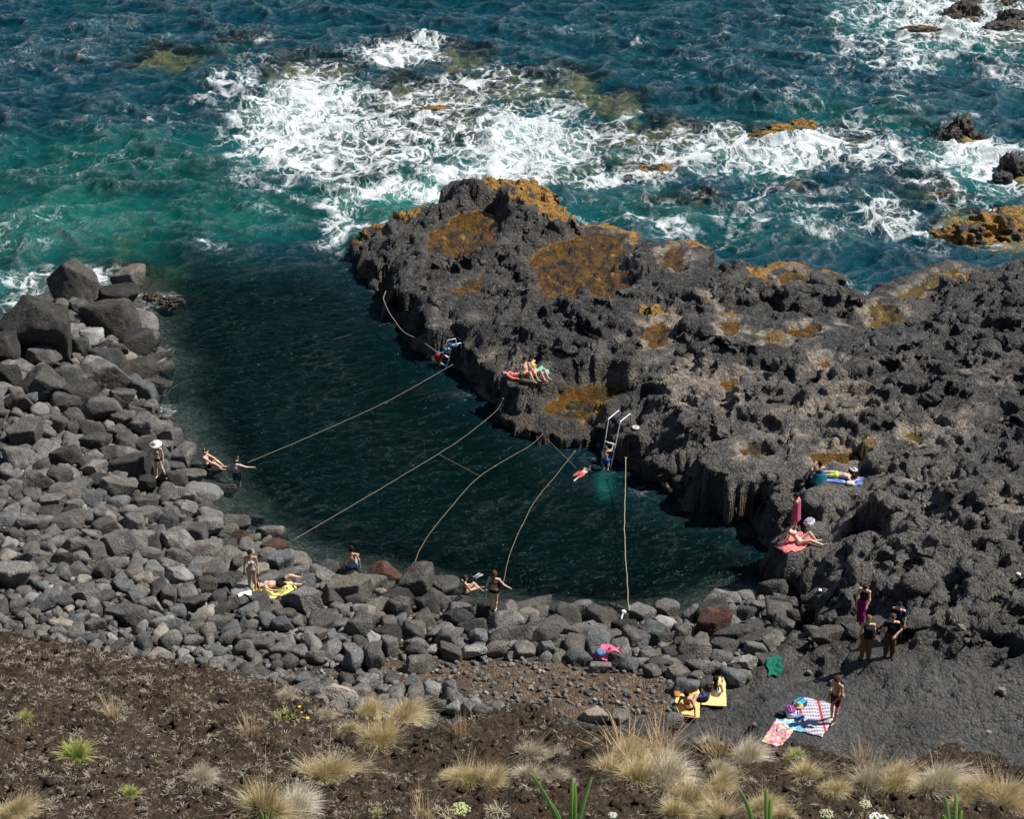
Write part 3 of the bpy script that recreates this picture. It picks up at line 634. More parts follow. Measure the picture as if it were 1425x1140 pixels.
# ------------------------------------------------------------------ boulders
def ico(sub):
    t = (1 + 5 ** .5) / 2
    v = [(-1,t,0),(1,t,0),(-1,-t,0),(1,-t,0),(0,-1,t),(0,1,t),(0,-1,-t),(0,1,-t),(t,0,-1),(t,0,1),(-t,0,-1),(-t,0,1)]
    f = [(0,11,5),(0,5,1),(0,1,7),(0,7,10),(0,10,11),(1,5,9),(5,11,4),(11,10,2),(10,7,6),(7,1,8),(3,9,4),(3,4,2),(3,2,6),(3,6,8),(3,8,9),(4,9,5),(2,4,11),(6,2,10),(8,6,7),(9,8,1)]
    v = [np.array(p) / np.linalg.norm(p) for p in v]
    for _ in range(sub):
        c = {}; nf = []
        def mid(a, b):
            k = (min(a, b), max(a, b))
            if k not in c:
                m = v[a] + v[b]; v.append(m / np.linalg.norm(m)); c[k] = len(v) - 1
            return c[k]
        for a, b, d in f:
            x, y, z = mid(a, b), mid(b, d), mid(d, a); nf += [(a, x, z), (b, y, x), (d, z, y), (x, y, z)]
        f = nf
    return np.array(v), np.array(f)
ICO = {k: ico(k) for k in (1, 2, 3, 4)}
def boulder_shape(seed, sub, angular):
    """a block broken along flat planes, its edges worn round; unit half-size"""
    r = np.random.default_rng(seed); d, f = ICO[sub]
    n = 9 + int(r.integers(0, 6)); N = r.normal(size=(n, 3)); N[:, 2] *= .8; N /= np.linalg.norm(N, axis=1, keepdims=True)
    N = np.concatenate([N, [[0, 0, 1.], [0, 0, -1]]]); h = r.uniform(.62, 1.0, len(N)); h[-2] = r.uniform(.6, .85)
    p = 44 if angular else 14
    c = np.maximum(d @ N.T, 0) / h
    R = (np.sum(c ** p, 1) + 1e-6) ** (-1 / p); R = np.minimum(R, 1.35)
    R = R * (1 + .055 * perlin3(d * 2.1 + seed, seed) + .035 * perlin3(d * 5.3 + seed, seed + 1) + (.02 * perlin3(d * 12, seed + 2) if sub > 3 else 0))
    v = d * R[:, None]
    lo, hi = v.min(0), v.max(0); v = (v - (lo + hi) / 2) / ((hi - lo) / 2)
    return v, f
def stone_material(name, dark, mid, light, warm=0.0):
    m, nt, out = material(name)
    tc = nt('TexCoord'); O = tc.outputs[3]
    rnd = nt('ObjectInfo').outputs['Random']
    Pw = nt('NewGeometry').outputs['Position']
    n1 = nt.noise(Pw, 1.7, 5, .62, .3); n2 = nt.noise(Pw, 11.0, 6, .68)
    c = nt.ramp(nt.math('MULTIPLY_ADD', n1, .55, nt.math('MULTIPLY', n2, .45)), [(.34, dark), (.5, mid), (.66, light)])
    c = nt('HueSaturation', {'Value': nt.math('MULTIPLY_ADD', rnd, 1.15, .50), 'Color': c}).outputs[0]
    if warm:
        c = nt.mix(nt.smooth(nt.noise(Pw, 1.1, 4, .6), .5, .62), c, (.16 * warm, .065 * warm, .035 * warm))
    pits = nt.math('MULTIPLY', nt('TexVoronoi', {'Vector': Pw, 'Scale': 20.0}).outputs[0], .35)
    z = nt('SeparateXYZ', {0: Pw}).outputs[2]
    wet = nt.smooth(nt.math('MULTIPLY_ADD', n1, .5, z), .75, .35)
    c = nt.mix(nt.math('MULTIPLY', wet, .7), c, (.018, .016, .013))
    bp = nt('Bump', {'Strength': .9, 'Distance': .10, 'Height': nt.math('ADD', nt.noise(Pw, 6.0, 7, .66), pits)})
    b = nt('BsdfPrincipled', {'Base Color': c, 'Roughness': nt.math('MULTIPLY_ADD', wet, -.45, .82), 'Specular IOR Level': .35, 'Normal': bp.outputs[0]})
    finish(nt, out, b); return m
STONE = {'grey': stone_material('grey_basalt', (.048, .046, .043), (.118, .112, .104), (.235, .225, .208)),
    'dark': stone_material('dark_basalt', (.022, .021, .020), (.056, .054, .051), (.120, .114, .106)),
    'pale': stone_material('pale_basalt', (.11, .11, .107), (.20, .198, .19), (.31, .30, .285)),
    'blue': stone_material('bluish_basalt', (.042, .046, .048), (.092, .099, .102), (.175, .185, .187)),
    'brown': stone_material('brown_basalt', (.050, .044, .038), (.105, .095, .083), (.19, .175, .155)),
    'tan': stone_material('tan_stone', (.12, .105, .085), (.22, .195, .16), (.34, .31, .265)),
    'rust': stone_material('rust_red_stone', (.05, .03, .022), (.10, .052, .036), (.16, .10, .075), 1.0)}
SHAPE_N = 16
SHAPES = {}
for tone in STONE:
    SHAPES[tone] = []
base_shapes = [boulder_shape(900 + i, 3, i % 3 != 0) for i in range(SHAPE_N)]
hero_shapes = [boulder_shape(700 + i, 4, i % 4 != 3) for i in range(10)]
for tone, mt in STONE.items():
    SHAPES[tone] = [mesh_from('boulder_' + tone, v, f, True, mt) for v, f in base_shapes]
HSHAPES = {tone: [] for tone in STONE}
def hero_mesh(tone, k):
    while len(HSHAPES[tone]) < len(hero_shapes): HSHAPES[tone].append(None)
    if HSHAPES[tone][k] is None: HSHAPES[tone][k] = mesh_from('large_boulder_' + tone, *hero_shapes[k], True, STONE[tone])
    return HSHAPES[tone][k]

def ground_z(x, y):
    X = np.array([x]); Y = np.array([y])
    b = float(beach_height(X, Y)[0])
    if float(sdpoly(X, Y, ROCK_POLY)[0]) < -.3: return float(rock_base(X, Y)[0])
    return b
# (u, v, width, height in the photograph, tone)
HERO = [(287,656,44,15,'brown'),(89,635,44,27,'brown'),(155,632,34,24,'dark'),(130,654,37,27,'grey'),(47,670,50,30,'grey'),(184,650,57,34,'dark'),(202,675,34,30,'dark'),(165,682,50,30,'brown'),(195,701,50,24,'dark'),(254,638,37,37,'grey'),(266,664,44,24,'grey'),
    (241,670,40,30,'dark'),(254,692,40,30,'grey'),(283,681,37,17,'grey'),(256,709,37,27,'grey'),(291,711,30,17,'grey'),(285,734,50,34,'grey'),(328,733,40,24,'dark'),(335,751,40,24,'rust'),(381,765,37,27,'rust'),(392,787,37,40,'blue'),
    (377,745,44,27,'grey'),(172,758,64,37,'grey'),(246,758,50,37,'grey'),(212,760,24,27,'dark'),(96,728,47,27,'brown'),(35,729,40,20,'grey'),(104,761,34,27,'grey'),(47,775,47,24,'brown'),(86,780,34,20,'dark'),(17,802,54,40,'grey'),
    (87,800,20,24,'pale'),(143,797,24,27,'grey'),(249,805,40,27,'pale'),(231,787,37,20,'grey'),(318,812,37,30,'grey'),(286,815,34,24,'brown'),(354,800,44,24,'tan'),(212,844,37,24,'grey'),(178,857,57,30,'dark'),(268,842,44,24,'grey'),
    (357,838,34,30,'dark'),(330,840,37,27,'dark'),(421,837,57,40,'grey'),(444,803,44,30,'grey'),(436,883,40,20,'tan'),(484,799,40,24,'dark'),(488,822,60,35,'tan'),(532,802,54,39,'rust'),(580,816,54,54,'dark'),(617,821,37,40,'dark'),
    (553,848,37,40,'grey'),(595,845,34,30,'dark'),(640,843,44,27,'dark'),(682,853,48,38,'dark'),(740,847,60,20,'grey'),(803,848,44,22,'grey'),(750,857,30,20,'grey'),(844,858,44,24,'dark'),(893,857,40,30,'grey'),(928,852,36,28,'grey'),
    (500,875,44,34,'grey'),(504,851,37,20,'grey'),(638,865,44,30,'dark'),(618,888,34,34,'grey'),(665,890,30,24,'blue'),(657,907,44,20,'pale'),(580,897,37,17,'grey'),(542,900,27,30,'grey'),(520,919,30,37,'grey'),(490,922,30,34,'blue'),
    (583,925,44,27,'brown'),(719,884,60,27,'dark'),(773,873,40,24,'brown'),(783,892,22,20,'grey'),(760,904,27,24,'blue'),(834,880,37,20,'pale'),(883,890,34,34,'dark'),(854,917,44,28,'dark'),(834,929,34,17,'grey'),(571,952,27,20,'blue'),
    (625,961,24,24,'blue'),(1005,838,52,36,'grey'),(1037,833,30,22,'grey'),(967,855,36,28,'grey'),(993,872,48,40,'rust'),(953,882,28,28,'grey'),(928,872,36,20,'pale'),(918,890,36,24,'grey'),(1021,886,56,28,'grey'),(1049,892,52,24,'dark'),
    (967,906,48,32,'brown'),(1053,904,36,18,'pale'),(1035,923,40,20,'pale'),(993,932,44,24,'grey'),(1005,918,32,20,'grey'),(967,944,24,20,'grey'),(934,926,32,16,'brown'),(1041,857,32,24,'grey'),(1104,857,20,18,'grey'),(1154,888,48,28,'brown'),
    (1075,822,44,30,'dark'),(1277,872,60,28,'dark'),(1187,884,40,24,'dark'),(1323,880,24,20,'dark'),(890,896,28,24,'blue'),(894,922,20,16,'grey'),(908,936,24,20,'grey'),
    (101,391,73,62,'grey'),(180,388,48,34,'brown'),(166,416,56,40,'dark'),(149,444,81,53,'brown'),(56,458,96,90,'dark'),(112,432,34,26,'dark'),(138,525,82,48,'grey'),(8,486,44,44,'dark'),(135,570,54,36,'grey'),(171,556,36,26,'dark'),
    (59,534,73,50,'dark'),(112,548,48,42,'dark'),(168,588,31,26,'dark'),(202,596,40,34,'grey'),(191,576,34,20,'grey'),(236,610,36,31,'grey'),(225,497,34,20,'brown'),(34,604,50,42,'brown'),(230,584,22,17,'grey'),(208,570,17,22,'grey'),
    (160,604,30,24,'dark'),(132,616,44,26,'grey'),(11,525,36,30,'dark'),(110,482,30,26,'dark'),(157,486,44,20,'brown'),(60,500,50,30,'dark'),(25,560,40,30,'grey'),(80,590,30,22,'grey'),(20,640,40,30,'grey'),(75,700,36,22,'grey'),
    (315,680,30,16,'dark'),(352,722,30,14,'dark'),(460,790,28,18,'dark'),(410,770,30,16,'dark'),(705,842,34,16,'grey'),(860,848,30,14,'dark'),(770,850,30,14,'dark'),(1060,845,30,20,'grey'),(1085,840,30,22,'dark'),(1130,880,26,18,'grey'),
    (470,965,64,26,'tan'),(455,858,34,24,'grey'),(395,870,34,22,'blue'),(300,868,34,20,'grey'),(240,872,30,18,'blue'),(120,830,40,24,'grey'),(60,840,40,24,'blue'),(130,870,34,20,'grey'),(540,870,26,22,'tan'),(470,890,28,20,'blue')]
ROCKS = []            # (x, y, z, sx, sy, sz, tone, u, v, w)
def put_px(u, v, w, h, tone):
    c = h * .5
    x, y = at(u, v, 1.5); z = 1.5
    for _ in range(8):
        g = ground_z(x, y); s = px_per_m(y, z); hz = c / s
        z = max(g, -.25) + hz * .78; x, y = at(u, v, z)
    s = px_per_m(y, z)
    return x, y, z, w / s / 2, h / s / 2, tone
for (u, v, w, h, tone) in HERO:
    x, y, z, hw, hh, tone = put_px(u, v, w, h, tone)
    ROCKS.append([x, y, z, hw * 1.06, hh * 1.02 * random.uniform(.95, 1.15), hh * 1.02, tone, True])

# the rest of the bank: thrown down from large to small until the ground is covered
BANK = pts([(-60,470),(20,440),(100,400),(190,400),(215,450),(232,500),(205,540),(250,600),(300,690),(372,745),(445,778),(565,800),(645,828),(745,842),(870,856),(955,846),(1050,824),(1090,812),(1078,862),(1062,905),(1000,948),(930,985),(900,1010)], 1.5) + pts([(900,1015),(700,1015),(500,1020),(330,1010),(150,980),(-100,960),(-100,640)], 2.2)
def throw(radii, tries, cover, poly_mask):
    cell = 1.6; grid = {}
    def key(x, y): return int(x // cell), int(y // cell)
    for r in ROCKS: grid.setdefault(key(r[0], r[1]), []).append((r[0], r[1], (r[3] + r[4]) / 2))
    out = []
    xs = [p[0] for p in BANK]; ys = [p[1] for p in BANK]
    CX = rng.uniform(min(xs), max(xs), tries); CY = rng.uniform(min(ys), max(ys), tries)
    inside = (sdpoly(CX, CY, BANK) < np.where((CY > 60) & (CX < -8), .1, .9)) & (np.abs(CX) < CY * .34 + 2) & (sdpoly(CX, CY, ROCK_POLY) > -.4)
    CX, CY = CX[inside], CY[inside]
    sdw = sdpoly(CX, CY, WATER_POLY); earth = ellipse_field(CX, CY, EARTH, EARTH_Z); G = beach_height(CX, CY, sdw)
    u = rng.random(len(CX))
    for i in range(len(CX)):
        x, y = CX[i], CY[i]; q = i / len(CX)
        lo, hi = radii
        # coarse by the water, finer up the beach, only pebbles on the bare earth
        k = math.exp(-max(sdw[i], 0) / 7.0)
        big = .19 + .72 * k * (1 if x < -4 else .85)
        r = (hi + (lo - hi) * q) * (.6 + .8 * u[i])
        if r > big: r = big * (.6 + .4 * u[i])
        if earth[i] > .42:
            if u[i] > .30: continue
            r = min(r, .05 + .16 * u[i])
        if r < lo * .5: continue
        kx, ky = key(x, y); ok = True
        for a in (-1, 0, 1):
            for b in (-1, 0, 1):
                for (px_, py_, pr) in grid.get((kx + a, ky + b), ()):
                    if (px_ - x) ** 2 + (py_ - y) ** 2 < ((pr + r) * cover) ** 2: ok = False; break
                if not ok: break
            if not ok: break
        if not ok: continue
        grid.setdefault((kx, ky), []).append((x, y, r))
        out.append((x, y, max(G[i], -.95), r))
    return out
TONES = ['grey'] * 12 + ['dark'] * 6 + ['blue'] * 4 + ['brown'] * 5 + ['pale'] * 2 + ['tan']
for (lo, hi), tries, cover in (((.40, .80), 7000, .80), ((.16, .38), 26000, .78), ((.07, .16), 40000, .74)):
    for (x, y, g, r) in throw((lo, hi), tries, cover, None):
        e = random.uniform(.75, 1.3)
        ROCKS.append([x, y, g + r * random.uniform(.25, .55), r * e * 1.1, r / e * 1.1, r * random.uniform(.62, .98), random.choice(TONES), False])

# landmarks that tell where a boulder lies
PLACES = [((60,430),'at the wave-washed point'),((140,530),'above the foaming gap by the sea'),((40,600),'on the seaward side of the boulder bank'),((225,665),'around the woman in the white hat'),((300,700),'where the bathers enter the pool'),
    ((150,760),'in the wide upper boulder bank'),((40,840),'under the dry grassy slope'),((360,790),'around the sunbather on the yellow towel'),((300,860),'below the standing bikini woman'),((440,800),'by the rope end beside the pool'),((490,800),'around the man seated with his back turned'),
    ((580,815),'at the end of the middle pool rope'),((640,830),'around the seated woman by the pool'),((690,850),'around the woman in the black bikini'),((600,890),'in the bank behind the seated woman'),((520,900),'above the pale grass tufts'),((780,850),'along the pool rim behind the pink towel'),((730,890),'by the brown gravel patch'),
    ((850,905),'around the crumpled pink towel'),((880,855),'at the end of the straight right rope'),((960,870),'between the pink towel and the lava'),((1030,850),'where the bank meets the dark lava wall'),((980,930),'above the two yellow towels'),((1060,900),'beside the green towel'),((1170,880),'by the woman in magenta trousers'),((1280,870),'behind the couple dressed in black'),((450,960),'at the edge of the brown gravel')]
PL = [(at(u, v, 1.5), t) for (u, v), t in PLACES]
def where(x, y): return min(PL, key=lambda p: (p[0][0] - x) ** 2 + (p[0][1] - y) ** 2)[1]
TWORD = {'grey': 'grey', 'dark': 'dark basalt', 'pale': 'pale grey', 'blue': 'blue-grey', 'brown': 'brownish grey', 'tan': 'tan', 'rust': 'rust-stained'}
def sort_size(r): return -(r[3] * r[4] * px_per_m(r[1], 1) ** 2)
heroes = [r for r in ROCKS if r[7]]; rest = sorted([r for r in ROCKS if not r[7]], key=sort_size)
N_OBJ = 300
singles = heroes + rest[:N_OBJ - len(heroes)]; small = rest[N_OBJ - len(heroes):]
ROCK_OBJ = []
for i, (x, y, z, sx, sy, sz, tone, hero) in enumerate(singles):
    if hero and max(sx, sz) > .5: me = hero_mesh(tone, (i * 7) % len(hero_shapes))
    else: me = SHAPES[tone][(i * 5) % SHAPE_N]
    o = bpy.data.objects.new('boulder', me); COL.objects.link(o)
    rz = random.choice((0, math.pi)) + random.uniform(-.35, .35) if hero else random.uniform(0, 6.28)
    o.matrix_world = Matrix.Translation((x, y, z)) @ Matrix.Rotation(random.uniform(-.22, .22), 4, 'X') @ Matrix.Rotation(random.uniform(-.22, .22), 4, 'Y') @ Matrix.Rotation(rz, 4, 'Z') @ Matrix.Diagonal((sx, sy, sz, 1))
    m = max(sx, sy, sz); sw = 'huge' if m > 1.15 else 'very large' if m > .8 else 'large' if m > .6 else 'middling' if m > .46 else 'smallish' if m > .36 else 'small'
    q = sx / max(sz, 1e-6); fl = 'slab-like ' if q > 2.0 else 'flat ' if q > 1.6 else 'broad ' if q > 1.32 else 'blocky ' if q > 1.12 else 'rounded ' if q > .95 else 'tall '
    tag(o, f'{sw} {fl}{TWORD[tone]} boulder {where(x, y)}', 'boulder', 'boulders of the bank round the pool')
    ROCK_OBJ.append(o)
def joined(name, items, sub, mats, label):
    VV = []; FF = []; MI = []; off = 0
    sh = [boulder_shape(40 + i, sub, i % 2 == 0) for i in range(12)]; keys = list(mats)
    for i, (x, y, z, sx, sy, sz, tone, _) in enumerate(items):
        v, f = sh[i % 12]; a = random.uniform(0, 6.28); c, s = math.cos(a), math.sin(a)
        p = v * (sx, sy, sz); t = random.uniform(-.3, .3)
        p = np.stack([p[:, 0] * c - p[:, 1] * s, p[:, 0] * s + p[:, 1] * c, p[:, 2] + p[:, 0] * t], 1) + (x, y, z)
        VV.append(p); FF.append(f + off); MI.append(np.full(len(f), keys.index(tone))); off += len(v)
    me = mesh_from(name, np.concatenate(VV), np.concatenate(FF), True)
    for k in keys: me.materials.append(mats[k])
    me.polygons.foreach_set('material_index', np.concatenate(MI).astype(np.int32))
    return tag(obj(name, me), label, None, None, 'stuff')
mid = [r for r in small if r[3] > .15]; tiny = [r for r in small if r[3] <= .15]
st_a = joined('small_boulders', mid, 2, STONE, 'small grey stones filling the gaps of the boulder bank')
st_b = joined('shingle', tiny, 1, STONE, 'fine shingle between the boulders and on the brown gravel')
print('ROCKS', len(singles), len(mid), len(tiny))
# loose stones on the lava platform
for (u, v, w, h, tone, lab) in [(1166,943,22,12,'grey','low grey stone in the little stone cluster by the man in red shorts'),(1158,950,10,8,'pale','pale stone in the little stone cluster by the man in red shorts'),(1174,952,12,8,'grey','small rounded stone in the little stone cluster by the man in red shorts'),(1126,939,8,9,'pale','single pale stone below the green towel'),
        (1049,1010,9,9,'pale','white stone on the lava left of the towel pile'),(1172,966,9,6,'tan','flat tan stone beside the man in red shorts'),(1395,963,12,9,'tan','pale tan stone on the right of the lava platform'),(1375,1021,11,8,'tan','pale tan stone near the bottom of the lava platform'),(1335,892,14,8,'tan','flat light stone by the path of small stones'),
        (1342,912,12,9,'grey','small grey stone at the edge of the lava platform'),(1390,770,18,14,'brown','brown stone lying in a sandy hollow'),(1408,780,18,12,'grey','grey stone lying in a sandy hollow'),(1040,885,.1,.1,'grey','')]:
    if not lab: continue
    z = 2.9
    for _ in range(5):
        x, y = at(u, v, z); z = float(rock_height(np.array([x]), np.array([y]))[0][0]) + .05
    s = px_per_m(y, z)
    o = obj('loose_stone', SHAPES[tone][int(u) % SHAPE_N]); o.location = (x, y, z); o.scale = (w / s / 2, h / s / 2 * 1.1, h / s / 2); o.rotation_euler = (0, 0, u)
    tag(o, lab, 'stone', 'loose stones on the lava')
# ------------------------------------------------------------------ rocks standing out of the surf
def ragged(seed, sub=4, spike=.30):
    r = np.random.default_rng(seed); d, f = ICO[sub]
    R = 1 + .45 * perlin3(d * 1.2 + seed, seed) + spike * (1 - 2 * np.abs(perlin3(d * 2.6 + seed, seed + 1))) + .16 * perlin3(d * 6 + seed, seed + 2) + .07 * perlin3(d * 14, seed + 3)
    return d * R[:, None], f
SEA_ROCKS = [('low black rock with golden weed breaking the waves near the tip of the shelf', [(905,236,24,10),(925,232,18,8)], .75),
    ('long orange weed-covered rock awash in the middle of the surf', [(1090,182,34,8),(1118,176,18,9),(1065,188,20,5)], 1.0),
    ('dark upright rock standing beside the white surf', [(1337,184,15,20),(1325,192,14,12)], .15),
    ('small dark rock just beside the upright surf rock', [(1366,190,10,5)], .3),
    ('black rock at the right in the white surf', [(1413,238,22,18),(1395,248,12,8)], .25),
    ('big rock covered with orange seaweed by the lava shore', [(1345,330,34,18),(1385,322,40,24),(1410,312,34,18),(1318,330,22,12)], 1.25),
    ('small orange rock between the surf and the weedy rock', [(1318,272,14,7)], 1.0),
    ('outer reef rock in the far surf', [(1340,18,20,14),(1325,26,12,7)], .3), ('brown rock far out in the surf by the reef rock', [(1352,30,9,6)], .5),
    ('low flat reef rock washed by far foam', [(1283,42,26,6)], .6), ('dark rock low in the far surf', [(1412,28,22,13),(1400,38,22,9)], .2), ('small rock at the far end of the reef', [(1352,3,12,6),(1405,4,14,6)], .5),
    ('low brown rock in the middle of the foam', [(607,150,22,8)], .8), ('dark boulder awash beside the brown foam rock', [(652,188,24,9)], .5), ('brown reef rock awash behind the foam', [(640,98,24,6)], .7),
    ('brown stone awash off the big boulders', [(239,420,14,7)], .5), ('tan stone awash beside the tan boulder', [(212,414,12,6)], .4)]
SUNK = ('middle of the foam', 'beside the brown foam', 'behind the foam', 'near the tip')
def make_sea_rock(label, lumps, weed, seed):
    sink = -.22 if any(k in label for k in SUNK) else .05
    c0 = at(lumps[0][0], lumps[0][1], 0)
    VV, FF, off = [], [], 0
    for k, (u, v, w, h) in enumerate(lumps):
        x, y = at(u, v, .1); s = px_per_m(y, 0); vv, f = ragged(seed * 31 + k, 4, .32)
        a = seed + k * 1.7; ca, sa = math.cos(a), math.sin(a)
        vv = np.stack([vv[:, 0] * ca - vv[:, 1] * sa, vv[:, 0] * sa + vv[:, 1] * ca, vv[:, 2]], 1) * (w / s * .95, h / s * 1.15, h / s * 1.0) + (x - c0[0], y - c0[1], sink)
        VV.append(vv); FF.append(f + off); off += len(vv)
    V = np.concatenate(VV); me = mesh_from('sea_rock', V, np.concatenate(FF), True, M_ROCK)
    P = V + (c0[0], c0[1], 0)
    al = np.clip(weed * (.75 + .9 * fbm(P[:, 0] / .9, P[:, 1] / .9, 3, seed)) - .25 * np.clip(V[:, 2], 0, 3) * .3, 0, 1)
    attr_col(me, 'mask', np.stack([al, al * 0, al * 0, al * 0], -1))
    o = obj('sea_rock', me); o.location = (c0[0], c0[1], 0); tag(o, label, 'rock', 'rocks in the surf')
for i, (lab, lumps, weed) in enumerate(SEA_ROCKS): make_sea_rock(lab, lumps, weed, i + 3)
# ------------------------------------------------------------------ people
def surface_nets(F, org, h):
    """closed quad mesh of the zero level of a sampled distance field"""
    nx, ny, nz = F.shape; C = (nx - 1, ny - 1, nz - 1)
    acc = np.zeros(C + (3,)); cnt = np.zeros(C)
    cor = [(i, j, k) for i in (0, 1) for j in (0, 1) for k in (0, 1)]
    sl = lambda c: F[c[0]:c[0] + C[0], c[1]:c[1] + C[1], c[2]:c[2] + C[2]]
    for a in cor:
        for ax in range(3):
            if a[ax]: continue
            b = list(a); b[ax] = 1; fa, fb = sl(a), sl(b)
            m = (fa < 0) != (fb < 0)
            t = np.where(m, fa / np.where(np.abs(fa - fb) < 1e-12, 1, fa - fb), 0)
            for q in range(3): acc[..., q] += np.where(m, a[q] + (t if q == ax else 0), 0)
            cnt += m
    act = cnt > 0; idx = -np.ones(C, int); idx[act] = np.arange(act.sum())
    base = np.stack(np.meshgrid(*[np.arange(c) for c in C], indexing='ij'), -1)
    V = (base[act] + acc[act] / cnt[act][:, None]) * h + org
    Q = []
    for ax in range(3):
        o1, o2 = [(1, 2), (2, 0), (0, 1)][ax]
        S0 = [slice(1, C[d]) for d in range(3)]; S0[ax] = slice(0, C[ax])
        s1 = [slice(1, C[d]) for d in range(3)]; s1[ax] = slice(1, C[ax] + 1)
        A = F[tuple(S0)] < 0; B = F[tuple(s1)] < 0
        w = np.argwhere(A != B)
        if not len(w): continue
        sgn = A[A != B]
        pos = w.copy()
        for d in range(3):
            if d != ax: pos[:, d] += 1
        def cell(da, db):
            p = pos.copy(); p[:, o1] -= da; p[:, o2] -= db; return idx[p[:, 0], p[:, 1], p[:, 2]]
        q = np.stack([cell(1, 1), cell(0, 1), cell(0, 0), cell(1, 0)], 1)
        q[~sgn] = q[~sgn][:, ::-1]; Q.append(q)
    return V, np.concatenate(Q)
def capsule_d(P, a, b, ra, rb, fl=None):
    ab = b - a; L = ab @ ab + 1e-9; t = np.clip((P - a) @ ab / L, 0, 1)
    D = P - a - t[..., None] * ab
    if fl is not None:                      # flattened across the axis fl[0] by factor fl[1]
        n, k = fl; c = D @ n; D = D + (k - 1) * c[..., None] * n
    return np.linalg.norm(D, axis=-1) - (ra + (rb - ra) * t), t
def V3(*a): return np.array(a, float)
def unit(v): return v / (np.linalg.norm(v) + 1e-9)

def figure_mesh(J, female=False, h=.0145):
    """one continuous skin over the joints J; returns verts, quads, bone index and position along the bone"""
    B = []                                   # name, a, b, ra, rb, flatten, smooth
    up = unit(J['neck'] - J['pelvis']); side = unit(J['shR'] - J['shL']); fwd = unit(np.cross(up, side))
    waist = J['pelvis'] * .55 + J['chest'] * .45
    ch = .118 if female else .135
    B.append(('belly', J['pelvis'], waist, .125 if female else .118, .100 if female else .112, (fwd, 1.28)))
    B.append(('torso', waist, J['chest'], .102 if female else .115, ch, (fwd, 1.25)))
    B.append(('upper', J['chest'], J['neck'] * .8 + J['chest'] * .2, ch, .075, (fwd, 1.25)))
    B.append(('yoke', J['shL'], J['shR'], .054, .054, None))
    B.append(('hipbar', J['hipL'], J['hipR'], .098, .098, None))
    if female:
        for s in (-1, 1):
            c = J['chest'] + side * s * .062 + fwd * .088 - up * .005; B.append(('torso', c, c + fwd * .012, .052, .045, None))
    hd = unit(J['head'] - J['neck']); look = J.get('look', fwd); look = unit(look - hd * (look @ hd)); hs = np.cross(look, hd)
    B.append(('neck', J['neck'], J['head'] - hd * .05, .052, .047, None))
    B.append(('head', J['head'] - hd * .045 + look * .012, J['head'] + hd * .035 - look * .006, .078, .092, (hs, 1.12)))
    B.append(('face', J['head'] - hd * .075 + look * .045, J['head'] - hd * .01 + look * .05, .034, .045, None))
    B.append(('face', J['head'] + hd * .005 + look * .098, J['head'] - hd * .028 + look * .112, .010, .015, None))     # nose
    for s in (-1, 1): B.append(('face', J['head'] + hs * s * .088 - hd * .02, J['head'] + hs * s * .090 + hd * .02, .012, .015, None))  # ears
    for s, k in (('L', -1), ('R', 1)):
        B.append(('thigh', J['hip' + s], J['kn' + s], .088 if female else .085, .054, None))
        kc = J['kn' + s] * .7 + J['an' + s] * .3
        B.append(('calf', J['kn' + s], kc, .052, .054, None)); B.append(('calf2', kc, J['an' + s], .054, .034, None))
        toe = J['toe' + s]; heel = J['an' + s] + (J['an' + s] - toe) * .25 + (J['an' + s] - J['kn' + s]) * .06
        B.append(('foot', J['an' + s] * .3 + heel * .7, toe, .036, .026, None))
        B.append(('arm', J['sh' + s], J['el' + s], .050 if not female else .043, .037, None))
        B.append(('forearm', J['el' + s], J['wr' + s], .038, .026, None))
        d = unit(J['wr' + s] - J['el' + s]); d2 = unit(d + .0); pl = unit(np.cross(d, side if abs(d @ side) < .8 else up)); acr = unit(np.cross(pl, d))
        hand = J['wr' + s] + d * .045
        B.append(('hand', J['wr' + s], hand + d * .02, .026, .034, (pl, 1.5)))
        for q, ln in enumerate((.062, .072, .068, .052)):
            f0 = hand + d * .04 + acr * (q - 1.5) * .021; f1 = f0 + unit(d + pl * .25) * ln * .5; f2 = f1 + unit(d + pl * .8) * ln * .5
            B.append(('finger', f0, f1, .0105, .010, None)); B.append(('finger', f1, f2, .010, .009, None))
        t0 = J['wr' + s] + d * .02 + acr * -.028; B.append(('finger', t0, t0 + unit(d - acr * 1.1 + pl * .3) * .055, .012, .010, None))
    pts_ = np.array([p for b in B for p in (b[1], b[2])]); lo = pts_.min(0) - .19; hi = pts_.max(0) + .19
    n = np.ceil((hi - lo) / h).astype(int) + 1
    F = np.full(n, .5)
    for (nm, a, b, ra, rb, fl) in B:
        m = max(ra, rb) + .10
        i0 = np.maximum(np.floor((np.minimum(a, b) - m - lo) / h).astype(int), 0); i1 = np.minimum(np.ceil((np.maximum(a, b) + m - lo) / h).astype(int) + 1, n)
        ax = [np.arange(i0[d], i1[d]) * h + lo[d] for d in range(3)]
        P = np.stack(np.meshgrid(*ax, indexing='ij'), -1)
        d, t = capsule_d(P, a, b, ra, rb, fl)
        s = tuple(slice(i0[k], i1[k]) for k in range(3)); g = F[s]
        k = .004 if nm in ('finger', 'face') else .035
        hh = np.maximum(k - np.abs(g - d), 0) / k
        F[s] = np.minimum(g, d) - hh * hh * k * .25
    V, Q = surface_nets(F, lo, h)
    best = np.full(len(V), 9.); bi = np.zeros(len(V), int); bt = np.zeros(len(V))
    for i, (nm, a, b, ra, rb, fl) in enumerate(B):
        d, t = capsule_d(V, a, b, ra, rb, fl); m = d < best; best[m] = d[m]; bi[m] = i; bt[m] = t[m]
    names = np.array([b[0] for b in B])[bi]
    E = np.concatenate([Q[:, [0, 1]], Q[:, [1, 2]], Q[:, [2, 3]], Q[:, [3, 0]]])
